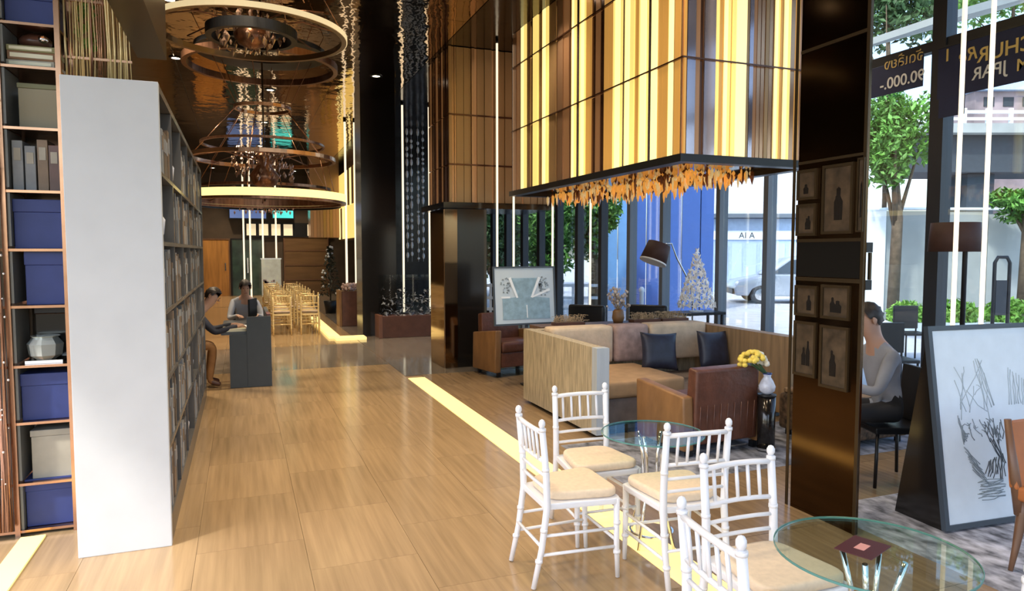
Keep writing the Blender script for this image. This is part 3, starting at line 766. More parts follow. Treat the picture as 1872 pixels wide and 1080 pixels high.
for i, (p, a, lab) in enumerate(defs):
    o = ch if i == 0 else copy_tree(ch)
    o.location = (p[0], p[1], .005 if i in (0, 3) else .005); o.rotation_euler = (0, 0, R(a)); tag(o, lab, 'chair', GRP); chairs.append(o)
gch = make_chair(M_gold, M_cream)
GY = (15.4, 16.1, 16.8, 17.5, 18.3, 19.2, 20.2, 21.3)
rows = [(x, y) for y in GY for x in (.80, 1.32)]
rowname = ['first', 'second', 'third', 'fourth', 'fifth', 'sixth', 'seventh', 'last']; coln = {.80: 'left', 1.32: 'right'}
for i, (x, y) in enumerate(rows):
    o = gch if i == 0 else copy_tree(gch)
    rn = rowname[GY.index(y)]
    o.location = (x + random.uniform(-.03, .03), y + random.uniform(-.04, .04), .003); o.rotation_euler = (0, 0, R(random.uniform(-9, 9)))
    tag(o, 'gold spindle back chair, %s column, %s row from the front of the far cluster' % (coln[x], rn), 'chair', 'distant gold chairs')

# ------------------------------------------------------------------ glass tables
def gtable(loc, zt, r, lab):
    t = thing('glass_table', lab, 'table', (*loc, .003))
    MB().lathe([(r, zt - .005), (r + .001, zt), (r, zt + .005)], (0, 0, 0), 56).build('glass_top', M_tglass, t)
    MB().ring((0, 0, zt), r, [(.0012, -.004), (.004, -.004), (.004, .004), (.0012, .004)], 56).build('glass_edge', M_tedge, t)
    for k in range(4):
        a = k * math.pi / 2 + .5; c, s = math.cos(a), math.sin(a)
        MB().tube([(.15 * c, .15 * s, 0), (.09 * c, .09 * s, zt * .35), (.055 * c, .055 * s, zt * .55), (.065 * c, .065 * s, zt * .8), (.10 * c, .10 * s, zt - .007)], .0095, 8).build('leg', M_chrome, t)
    MB().ring((0, 0, zt * .55), .055, [(-.006, -.01), (.006, -.01), (.006, .01), (-.006, .01)], 24).build('collar', M_chrome, t)
    MB().ring((0, 0, zt * .12), .126, [(-.005, -.005), (.005, -.005), (.005, .005), (-.005, .005)], 32).build('foot_ring', M_chrome, t)
    return t
gtable((2.265, 3.535), .67, .30, 'round glass table with chrome legs between the three farther white chairs')
gtable((1.995, 1.735), .72, .315, 'round glass table with maroon menu card in the bottom right foreground')
mc = thing('menu_card', 'maroon menu card lying on the near glass table', 'card', AZ(1577, 1001, .729), R(20))
mcc = MB().box((-.083, -.062, 0), (.083, .062, .003)).build('card', M_menu, mc)
MB().box((-.03, -.016, .0031), (.028, .018, .004)).build('printed_emblem', M_pink, mcc)

# ================================================================== SEATING GROUP
sf = thing('sofa', 'large U shaped sofa boxed in limed wood with cream and rose back cushions', 'sofa', (0, 0, 0.003))
MB().box((3.045, 5.80, .04), (3.16, 7.5, .855)).build('left_side_panel', M_limed, sf)
MB().box((3.045, 5.70, .04), (3.175, 5.798, .855)).build('left_end_post', M_limedc, sf)
MB().box((3.162, 7.33, .04), (5.40, 7.5, .85)).build('back_panel', M_limed, sf)
MB().box((5.30, 5.7, .04), (5.45, 7.329, .86)).build('right_side_panel', mat('oak_veneer', (.42, .26, .13), .5, var=.25, vscale=(20, 20, 2)), sf)
MB().box((3.10, 5.85, .0), (5.38, 7.4, .039)).build('plinth', M_black, sf)
for i, (x0, x1) in enumerate(((3.18, 4.22), (4.24, 5.28))):
    MB().box((x0, 5.98, .30), (x1, 7.0, .47)).build('seat_cushion', M_seat, sf, bevel=.04)
MB().box((3.18, 6.02, .05), (5.28, 7.2, .295)).build('seat_base', M_greyf, sf)
for i, (x0, x1, m) in enumerate(((3.20, 3.98, M_cream), (4.0, 4.45, M_pinkish), (4.47, 5.26, M_cream))):
    MB().box((x0, -.13, 0), (x1, .13, .43)).build('back_cushion', m, sf, bevel=.05).location = (0, 7.17, .47)
    sf.children[-1].rotation_euler = (R(-6), 0, 0)
def pillow(px, py, k, rz, lab):
    p = AD(px, py, k)
    o = MB(); n = 14; vs = []; fs = []
    for s in (1, -1):
        for i in range(n + 1):
            for j in range(n + 1):
                u, v = i / n * 2 - 1, j / n * 2 - 1
                th = .075 * ((1 - u ** 4) * (1 - v ** 4)) ** .6; pin = 1 - .10 * (1 - abs(u) ** 2) * abs(v) ** 3; pin2 = 1 - .10 * (1 - abs(v) ** 2) * abs(u) ** 3
                vs.append((u * .225 * pin2, s * th, v * .215 * pin))
    N = (n + 1) ** 2
    for q in range(2):
        for i in range(n):
            for j in range(n):
                a = q * N + i * (n + 1) + j; f = (a, a + 1, a + n + 2, a + n + 1); fs.append(f if q else f[::-1])
    o.add(vs, fs, True)
    r = o.build('throw_pillow', M_navy, None, sub=1); r.location = p; r.rotation_euler = (R(-14), R(3), rz)
    return tag(r, lab, 'pillow', 'navy pillows')
pillow(1205, 642, 7.85, R(-8), 'dark navy pillow on the left of the sofa, at the cream cushion')
pillow(1304, 638, 8.1, R(6), 'dark navy pillow on the right of the sofa, near the yellow flowers')

def armchair(loc, rz, lab, rib=True):
    t = thing('armchair', lab, 'armchair', (*loc, .003), rz)    # faces +y, back at y=0
    W = .70
    br = MB().prism([(0, .10), (.14, .10), (.10, .76), (-.02, .745)], 'x', -W / 2, W / 2).build('backrest', M_leath, t, bevel=.025)
    for s in (-1, 1):
        x0 = s * W / 2 if s > 0 else -W / 2 - .11
        MB().prism([(-.0, .06), (.68, .06), (.70, .58), (.02, .52)], 'x', x0 + .001, x0 + .109).build('arm', M_leathl, t, bevel=.018)
    MB().box((-W / 2 + .005, .16, .12), (W / 2 - .005, .69, .30)).build('seat_base', M_leath, t, bevel=.012)
    MB().box((-W / 2 + .01, .16, .301), (W / 2 - .01, .71, .43)).build('seat_cushion', M_leath, t, bevel=.04)
    for sx in (-1, 1):
        for y in (.06, .62): MB().box((sx * .36 - .025, y - .025, 0), (sx * .36 + .025, y + .025, .059)).build('leg', M_blackm, t)
    if rib:
        for i in range(9):
            x = -W / 2 + .05 + i * (W - .1) / 8
            MB().tube([(x, -.002, .13), (x, -.014, .44)], .004, 6).build('seam', M_planter, br)
    return t
armchair((3.90, 4.92), R(4), 'brown leather armchair seen from behind in front of the sofa')
armchair((3.52, 9.72), R(-168), 'brown leather armchair beside the framed print and bronze pillar', False).scale = (.92, .92, 1.14)
# patterned ottoman right of the column edge
p = Vector((5.0, 4.75, 0))
o = thing('ottoman', 'dark brown patterned ottoman half hidden behind the bronze column', 'ottoman', (p.x + .25, p.y + .2, .003))
MB().box((-.45, -.35, .06), (.45, .35, .40)).build('body', mat('leopard_fabric', (.10, .06, .035), .8, var=.8, vscale=(22, 22, 22)), o, bevel=.04)
MB().box((-.42, -.32, .401), (.42, .32, .45)).build('cushion', mat('tan_pattern', (.28, .18, .10), .8, var=.6, vscale=(18, 18, 18)), o, bevel=.02)
for sx in (-1, 1):
    for sy in (-1, 1): MB().box((sx * .38 - .02, sy * .28 - .02, 0), (sx * .38 + .02, sy * .28 + .02, .062)).build('leg', M_blackm, o)
# pedestal with vase and flowers
p = AD(1402, 720, 6.15); PX_, PY_ = p.x, p.y; zt = p.z
o = thing('pedestal', 'dark glossy cylinder side table right of the brown armchair', 'side table', (PX_, PY_, .003))
MB().lathe([(.075, 0), (.075, zt - .02)], (0, 0, 0), 28).build('drum', M_black, o)
MB().lathe([(.08, zt - .0195), (.08, zt - .003)], (0, 0, 0), 28).build('top', M_blackm, o)
MB().ring((0, 0, .01), .077, [(0, 0), (.006, 0), (.006, .02), (0, .02)], 28).build('base_ring', M_chrome, o)
o = thing('vase', 'round blue and white vase on the dark cylinder side table', 'vase', (PX_, PY_, zt + .001))
MB().lathe([(.035, 0), (.065, .03), (.072, .07), (.05, .12), (.03, .15), (.036, .18)], (0, 0, 0), 24).build('body', M_cer, o)
MB().ring((0, 0, .182), .034, [(0, -.006), (.006, -.006), (.006, .004), (0, .004)], 24).build('rim', mat('cobalt', (.03, .05, .2), .2), o)
o = thing('flower_bouquet', 'round bouquet of yellow and white flowers in the blue white vase', 'flowers', (PX_ - .11, PY_ + .03, zt + .186))
hd = MB(); hw = MB()
for i in range(70):
    a, e = random.uniform(0, 6.28), random.uniform(-.3, 1.5); r = .105
    c = (r * 1.15 * math.cos(a) * math.cos(e) - .02, r * math.sin(a) * math.cos(e), .10 + r * .85 * math.sin(e))
    (hd if c[0] < .02 + random.uniform(-.03, .03) else hw).ball(c, (.026, .026, .022), 8)
hd.build('yellow_blooms', M_yel, o, kind='stuff'); hw.build('white_blooms', M_wht, o, kind='stuff')
b = MB()
for i in range(8):
    a = i * .8; b.tube([(.11 + .01 * math.cos(a), -.03 + .01 * math.sin(a), -.02), (.04 * math.cos(a), .04 * math.sin(a), .08)], .004, 5)
b.build('stems', M_leafd, o)
# rugs
tag(MB().box((3.62, .2, .0), (6.5, 3.62, .010)).build('rug', M_rug), 'blue grey patterned rug under the easel board and right window seats', 'rug')
tag(MB().box((2.66, 4.45, .0), (6.2, 5.66, .002)).build('rug', mat('dark_pattern_rug', (.20, .21, .25), .95, var=.8, vscale=(12, 7, 7))), 'dark patterned rug in front of the sofa under the armchair', 'rug')

# framed print on a pedestal stand
def quad_board(root, Wd, Hh, fw, t, fm, pm, mtx, pname='print'):
    b = MB()
    for a, c in (((-Wd / 2, 0, 0), (-Wd / 2 + fw, t, Hh)), ((Wd / 2 - fw, 0, 0), (Wd / 2, t, Hh)), ((-Wd / 2 + fw, 0, 0), (Wd / 2 - fw, t, fw)), ((-Wd / 2 + fw, 0, Hh - fw), (Wd / 2 - fw, t, Hh))):
        b.box(a, c, mtx)
    b.build('frame', fm, root)
    return MB().box((-Wd / 2 + fw, t * .3, fw), (Wd / 2 - fw, t * .9, Hh - fw), mtx).build(pname, pm, root)
YB = 8.25
p0, p1 = AY(903, 592, YB), AY(1019, 592, YB); ztop = AY(960, 487, YB).z; zb = AY(960, 594, YB).z
o = thing('framed_print', 'framed blue grey print with white lines standing behind the sofa side', 'picture', ((p0.x + p1.x) / 2, YB, .003))
Wd, Hh = p1.x - p0.x, ztop - zb
tilt = Matrix.Translation((0, 0, zb)) @ Euler((R(-5), 0, R(3))).to_matrix().to_4x4()
pr_ = quad_board(o, Wd, Hh, .022, .03, M_fr, M_whitepic, tilt)
b = MB()
def P2(u, v, d=.006): return tilt @ Vector(((u - .5) * Wd, d, v * Hh))
def fquad(mb, pts, d):
    n = len(pts); mb.add([P2(u, v, d) for u, v in pts] + [P2(u, v, d + .002) for u, v in pts], [tuple(range(n)), tuple(range(2 * n - 1, n - 1, -1))] + [(i, n + i, n + (i + 1) % n, (i + 1) % n) for i in range(n)])
fquad(b, [(.14, .10), (.9, .10), (.9, .45), (.62, .48), (.70, .80), (.27, .80), (.38, .48), (.14, .45)], .004)
b.build('printed_ground', M_bluepic, o)
b = MB()
for pts in ([(.24, .80), (.28, .82), (.39, .47), (.36, .46)], [(.72, .82), (.76, .80), (.62, .46), (.59, .47)], [(.62, .46), (.64, .50), (.90, .62), (.91, .58)], [(.12, .46), (.12, .49), (.26, .49), (.26, .46)], [(.52, .12), (.535, .12), (.53, .34), (.515, .34)]): fquad(b, pts, .001)
b.build('printed_lines', M_whitet, o)
b = MB()
for i in range(60):
    u, v = random.choice(((random.uniform(.72, .88), random.uniform(.5, .82)), (random.uniform(.12, .26), random.uniform(.55, .8)))); s = random.uniform(.008, .02)
    fquad(b, [(u - s, v - s * .4), (u + s, v - s), (u + s * .6, v + s), (u - s * .5, v + s * .6)], .002)
b.build('printed_flecks', M_pencil, o, kind='stuff')
xm = AY(985, 592, YB + .1).x - o.location.x
MB().box((xm - .02, .06, .02), (xm + .02, .09, zb + Hh * .7)).build('stand_post', M_blackm, o)
MB().box((xm - .2, -.03, 0), (xm + .2, .25, .02)).build('stand_foot', M_blackm, o)

# console behind the sofa with dried grasses, boxes
o = thing('console_table', 'long low console behind the sofa carrying the dried flowers', 'table', (4.3, 7.85, .003))
MB().box((-.95, -.16, .80), (1.25, .2, .84)).build('top', M_wood, o)
for x in (-.9, 1.2): MB().box((x - .03, -.14, 0), (x + .03, .18, .799)).build('leg', M_wood, o)
MB().box((-.86, .1, .2), (1.16, .12, .79)).build('back_panel', M_wood, o)
zc = .845
p = AY(1130, 585, 7.85)
o = thing('dried_bouquet', 'dried pale flower bouquet in a brown pot behind the sofa', 'flowers', (p.x, 7.85, zc))
MB().lathe([(.06, 0), (.08, .06), (.07, .14), (.05, .17)], (0, 0, 0), 18).build('pot', M_leathl, o)
st = MB(); bl = MB()
for i in range(46):
    a, r = random.uniform(0, 6.3), random.uniform(.02, .15); h = random.uniform(.26, .47) - r * .5
    st.tube([(0, 0, .16), (r * .5 * math.cos(a), r * .5 * math.sin(a), h * .7), (r * math.cos(a), r * math.sin(a), h)], .003, 4)
    bl.ball((r * math.cos(a), r * math.sin(a), h), random.uniform(.014, .026), 6)
st.build('stems', M_dry, o, kind='stuff'); bl.build('blooms', mat('mauve_bloom', (.50, .42, .36), .8, var=.4), o, kind='stuff')
for px, lab in ((1040, 'low tangle of dried grass on the console nearest the framed print'), (1180, 'dried grass tufts on the console right of the dried bouquet'), (1345, 'dried grass tufts at the right end of the console')):
    p = AY(px, 585, 7.8)
    o = thing('dried_grass', lab, 'plant', (min(p.x, 5.3), 7.82, zc))
    MB().box((-.2, -.07, 0), (.2, .07, .035)).build('tray', M_planter, o)
    b = MB()
    for i in range(110):
        x, y = random.uniform(-.19, .19), random.uniform(-.06, .06); a = random.uniform(0, 6.3); h = random.uniform(.04, .13)
        b.tube([(x, y, .03), (x + .03 * math.cos(a), y + .02 * math.sin(a), h), (x + .09 * math.cos(a), y + .05 * math.sin(a), h * .9)], .003, 4, False)
    b.build('grass', M_dry, o, kind='stuff')
# white ornament tree on tray
p = AY(1296, 580, 7.85)
o = thing('tray_table', 'dark square tray table carrying the white ornament tree', 'table', (p.x + .12, 8.3, .003))
MB().box((-.36, -.2, .86), (.36, .2, .90)).build('tray', M_blackm, o, bevel=.005)
for sx in (-1, 1):
    for sy in (-1, 1): MB().box((sx * .32 - .015, sy * .16 - .015, 0), (sx * .32 + .015, sy * .16 + .015, .8595)).build('leg', M_blackm, o)
tz0 = .9035; TX = p.x + .12
o = thing('ornament_tree', 'white cone shaped ornament tree made of cut out pieces by the window', 'ornament', (TX, 8.3, tz0))
MB().tube([(0, 0, 0), (0, 0, .84)], .008, 8).build('stem', M_whitet, o)
MB().lathe([(.1, 0), (.1, .012)], (0, 0, 0), 24).build('base', M_whitet, o)
star = MB()
def star_mb(n, r0, r1, t):
    pts = []
    for i in range(2 * n):
        a = math.pi * i / n; r = r0 if i % 2 == 0 else r1; pts.append((r * math.cos(a), r * math.sin(a)))
    return MB().prism(pts, 'y', -t, t)
protos = [star_mb(5, .050, .017, .006), star_mb(4, .052, .018, .006), star_mb(3, .050, .020, .006)]
protos = [q.build('cutout', mat('white_gloss', (.95, .94, .92), .3), o) for q in protos]
cnt = 0
for lv in range(11):
    h = .085 + lv * .070; rr = .25 * (1 - lv / 11.5) ; nn = max(3, int(19 * (1 - lv / 12)))
    for k in range(nn):
        a = 6.283 * k / nn + lv * .4
        src = protos[cnt % 3]
        loc = (rr * math.cos(a), rr * math.sin(a), h + random.uniform(-.02, .02)); rot = (random.uniform(-.4, .4), random.uniform(0, 6), a + math.pi / 2 + random.uniform(-.4, .4))
        if cnt < 3: src.location = loc; src.rotation_euler = rot
        else: linked(src, o, loc, rot=rot)
        cnt += 1
linked(protos[0], o, (0, 0, .845), rot=(0, .3, .4), scale=(1.3, 1.3, 1.3))
# floor lamps
p = AD(1200, 460, 10.4)
o = thing('floor_lamp', 'arched floor lamp with tilted brown shade left of the white tree', 'lamp', (p.x + .62, p.y - .05, .003))
dz = p.z; sx = -.62
mt = Matrix.Translation((sx, .05, dz - .01)) @ Euler((0, R(22), 0)).to_matrix().to_4x4()
b = MB(); b.lathe([(.20, -.14), (.17, .13), (.165, .13), (.195, -.14)], (0, 0, 0), 28, True, mt); b.build('shade', M_shade, o)
MB().lathe([(.203, -.165), (.203, -.141)], (0, 0, 0), 28, True, mt).build('diffuser', mat('lamp_diffuser', (.85, .85, .85), .6), o)
MB().tube([mt @ Vector((0, 0, .13)), (sx + .25, .03, dz + .12), (-.28, .02, dz - .10), (-.05, 0, dz - .48), (0, 0, dz - .75), (0, 0, .03)], .013, 8).build('arm', M_chrome, o)
MB().lathe([(.16, 0), (.16, .025), (.03, .035)], (0, 0, 0), 28).build('base', M_blackm, o)
p = AD(1746, 436, 6.3)
o = thing('floor_lamp', 'floor lamp with wide dark brown drum shade behind the two right light tubes', 'lamp', (p.x + .13, p.y + .02, .012))
b = MB(); b.lathe([(.215, -.13), (.195, .13), (.19, .13), (.21, -.13)], (-.13, -.02, p.z), 32); b.build('shade', M_shade, o)
MB().lathe([(.20, -.11), (.20, -.105)], (-.13, -.02, p.z), 32).build('diffuser', MATS['lamp_diffuser'], o)
MB().tube([(-.13, -.02, p.z + .10), (0, 0, p.z + .08), (.035, .0, p.z - .05), (.035, 0, .02)], .022, 10).build('pole', M_blackm, o)
MB().lathe([(.17, 0), (.17, .025), (.03, .035)], (.035, 0, 0), 28).build('base', M_blackm, o)
# low dark window seats
for px, lab in ((1060, 'low black seat by the window behind the framed print'), (1175, 'low black rounded seat by the window left of the white tree')):
    p = AD(px, 600, 10.6)
    o = thing('window_seat', lab, 'chair', (p.x, p.y, .003), R(-50))
    MB().box((-.3, -.3, .12), (.3, .3, .45)).build('seat', M_blackm, o, bevel=.05)
    MB().box((-.3, .22, .452), (.3, .32, .93)).build('backrest', M_blackm, o, bevel=.045)
    for sx in (-1, 1):
        for sy in (-1, 1): MB().tube([(sx * .24, sy * .24, 0), (sx * .24, sy * .24, .125)], .018, 8).build('leg', M_chrome, o)

# ================================================================== BRONZE COLUMN WITH PICTURES
XK = 3.50
ck = struct(MB().box((XK, 3.185, 0), (XK + .03, 3.725, CEIL - .001)).build('trim_4', M_colbronze))
def colz(py): return AX(1512, py, XK).z
def coly(px): return AX(px, 560, XK).y
for z0, z1 in ((84, 78), (294, 289), (436, 442), (508, 515)):
    za, zb_ = colz(z0), colz(z1)
    MB().box((XK - .008, 3.19, min(za, zb_)), (XK - .0005, 3.72, max(za, zb_))).build('brass_band', M_brassd, ck)
MB().box((XK - .005, 3.2, colz(508) + .005), (XK - .0005, 3.71, colz(436) - .005)).build('black_panel', mat('matt_black_panel', (.010, .009, .008), .9, spec=.05), ck)
for x in (1447, 1574): MB().box((XK - .006, coly(x) - .012, 0), (XK - .0004, coly(x) + .012, CEIL - .002)).build('edge_strip', M_brassd, ck)
fr_ = [(1454, 1490, 305, 362, 'small square framed picture, upper left on the bronze column'), (1454, 1490, 370, 430, 'second framed picture down on the left of the bronze column'), (1500, 1556, 303, 428, 'tall framed picture in the upper row of the bronze column'),
       (1563, 1576, 298, 426, 'narrow framed picture at the right edge of the bronze column'), (1455, 1496, 524, 582, 'small framed picture just below the black panel at left'), (1503, 1556, 520, 582, 'framed picture with dark figure below the black panel at right'),
       (1455, 1496, 592, 696, 'tall framed picture in the lowest row at left'), (1503, 1556, 594, 708, 'tall framed picture in the lowest row at right')]
for x0, x1, y0, y1, lab in fr_:
    ya, yb_ = coly(x1), coly(x0); zt_, zb_ = colz(y0), colz(y1)
    o = thing('picture_frame', lab + ' of the column' if 'lowest' in lab else lab, 'picture', (XK - .001, (ya + yb_) / 2, zb_))
    wd, hh = yb_ - ya, zt_ - zb_; b = MB(); f = min(.018, wd * .2)
    b.box((-.016, -wd / 2, 0), (0, -wd / 2 + f, hh)).box((-.016, wd / 2 - f, 0), (0, wd / 2, hh)).box((-.016, -wd / 2 + f, 0), (0, wd / 2 - f, f)).box((-.016, -wd / 2 + f, hh - f), (0, wd / 2 - f, hh))
    b.build('frame', M_brassd, o)
    prt = MB().box((-.006, -wd / 2 + f, f), (-.001, wd / 2 - f, hh - f)).build('print', mat('faded_print', (.06, .04, .024), .4, var=.5, vscale=(14, 14, 14)), o)
    b = MB(); rs_ = random.Random(lab)
    for i in range(rs_.choice((1, 2, 2, 3))):
        cx_ = wd * rs_.uniform(-.16, .16); zb0 = hh * .2; th = hh * rs_.uniform(.32, .5); bw_ = wd * rs_.uniform(.07, .13)
        pts = [(-bw_, 0), (bw_, 0), (bw_ * 1.1, th * .55), (bw_ * .5, th * .72), (bw_ * .5, th * .95), (0, th), (-bw_ * .5, th * .95), (-bw_ * .5, th * .72), (-bw_ * 1.1, th * .55)]
        b.prism([(cx_ + u, zb0 + v) for u, v in pts], 'x', -.0075 - i * .0004, -.0062)
    b.build('printed_shapes', M_black, prt)
b = thing('column_bracket', 'small dark bracket on the right edge of the bronze column', 'bracket', (XK + .031, 3.2, 0))
for py in (452, 522): MB().box((.0, -.016, AX(1588, py, XK).z - .03), (.05, .0, AX(1588, py, XK).z + .03)).build('plate', M_blackm, b)
MB().box((.03, -.016, AX(1588, 522, XK).z + .031), (.045, 0, AX(1588, 452, XK).z - .031)).build('bar', M_brassd, b)

# ================================================================== A-FRAME DISPLAY BOARD
bl_, br_ = AZ(1730, 975, .012), AZ(1872, 952, .012)
ang = -R(4)
BW, BH = .95, 1.27
o = thing('display_board', 'tilted framed poster board with pencil sketch on the right', 'sign', (bl_.x + BW / 2 * math.cos(ang), bl_.y + BW / 2 * math.sin(ang), .0115), ang)
tl_ = Matrix.Rotation(R(-8.5), 4, 'X')
tilt = Matrix.Translation((0, 0, .012)) @ tl_
pst_ = quad_board(o, BW, BH, .032, .035, M_fr, M_poster, tilt, 'poster')
sid = [(.04, .0), (.40, .0), (.20, 1.2), (.185, 1.2)]
MB().prism(sid, 'x', -BW / 2 + .01, -BW / 2 + .03).build('side_panel', M_black, o)
MB().prism(sid, 'x', BW / 2 - .03, BW / 2 - .01).build('side_panel', M_black, o)
MB().prism([(.38, .0), (.40, .0), (.205, 1.19), (.19, 1.19)], 'x', -BW / 2 + .031, BW / 2 - .031).build('rear_leaf', M_black, o)
def bp(px, py):           # photo position on the poster -> board coordinates
    Minv = (Matrix.Translation(o.location) @ Matrix.Rotation(ang, 4, 'Z') @ tilt).inverted()
    c = Minv @ CAM; d = Minv.to_3x3() @ ray(px, py); return c + d * ((.0095 - c.y) / d.y)
def strokes(lst, m, name, wdt):
    b = MB()
    for pts in lst:
        q = [bp(*p) for p in pts]
        b.tube([tilt @ v for v in q], wdt, 4)
    b.build(name, m, pst_, kind='stuff')
rs = random.Random(5)
def jit(a, b_, n, j): return [(a[0] + (b_[0] - a[0]) * i / n + rs.uniform(-j, j), a[1] + (b_[1] - a[1]) * i / n + rs.uniform(-j, j)) for i in range(n + 1)]
L = []
for a, c in (((1782, 655), (1812, 745)), ((1786, 656), (1816, 742)), ((1779, 660), (1806, 748)), ((1789, 658), (1818, 740))): L.append(jit(a, c, 5, 1.2))
for i in range(8): L.append(jit((1842 + i * 4, 672 + i * 2 + rs.uniform(0, 8)), (1846 + i * 4, 738), 4, 1.5))
for i in range(12): L.append(jit((rs.uniform(1744, 1800), rs.uniform(660, 720)), (rs.uniform(1750, 1810), rs.uniform(690, 780)), 3, 3))
strokes(L, M_pencill, 'light_sketch_lines', .0024)
L = []
for i in range(7): L.append(jit((1750 + i * 2, 760 + i * 5), (1762 + i * 1.5, 812 - i * 3), 4, 1.5))
for i in range(15): L.append(jit((1758 + i * 4.5, 775 + rs.uniform(-14, 14)), (1768 + i * 4.5, 790 + rs.uniform(-16, 20)), 3, 3))
for i in range(10): L.append(jit((1762 + i * 2.0, 815 + i * 5), (1790 + i * 2.0, 850 + i * 4), 4, 2))
for i in range(16): L.append(jit((1788 + rs.uniform(-4, 10), 880 + i * 2.2), (1838 + rs.uniform(-8, 4), 874 + i * 2.2), 4, 2))
strokes(L, M_pencil, 'grey_sketch_lines', .003)
L = []
for i in range(12): L.append(jit((1808 + i * 2.4, 842 - i * 1.2), (1802 + i * 3.2, 868 + rs.uniform(-6, 8)), 3, 2))
for i in range(8): L.append(jit((1796 + i * 5, 772 + rs.uniform(-6, 6)), (1806 + i * 4, 800 + rs.uniform(-10, 14)), 3, 2.5))
for i in range(6): L.append(jit((1806 + i * 3, 800 + i), (1828 + i * 2, 836 + i * 2), 3, 2))
strokes(L, M_pencild, 'dark_sketch_lines', .0028)

# wooden chair at the right edge
p = AZ(1847, 1043, .011)
o = thing('lounge_chair', 'orange brown leather chair with tapered wooden leg at right edge', 'chair', (p.x, p.y, .0115))
def Lp(px, py, dx): 
    v = AY(px, py, p.y + dx); return (v.x - p.x, v.y - p.y, v.z - .0115)
a0 = Lp(1847, 1040, 0); a1 = Lp(1868, 905, .0); a2 = Lp(1858, 850, .02); a3 = Lp(1845, 762, .02)
MB().tube([(0, 0, 0), (.035, 0, .12), (.075, .0, .30), (.085, .01, .42)], [.012, .018, .028, .03], 10).build('leg', M_wood, o)
MB().tube([(.62, 0.02, 0), (.60, 0, .12), (.56, 0, .30), (.55, .01, .42)], [.012, .018, .028, .03], 10).build('leg', M_wood, o)
MB().tube([(.0, -.5, 0), (.03, -.48, .2), (.06, -.46, .40)], [.012, .018, .028], 10).build('leg', M_wood, o)
MB().tube([(.62, -.5, 0), (.59, -.48, .2), (.56, -.46, .40)], [.012, .018, .028], 10).build('leg', M_wood, o)
MB().box((.04, -.5, .38), (.60, .02, .46)).build('seat', M_orange, o, bevel=.02)
MB().prism([(.0, .44), (.05, .44), (.09, .80), (.05, .82)], 'x', .03, .62).build('backrest', M_orange, o, bevel=.015)
MB().tube([(.075, .01, .30), (.05, .03, .5), (.03, .07, .82)], [.03, .026, .018], 10).build('back_post', M_wood, o)

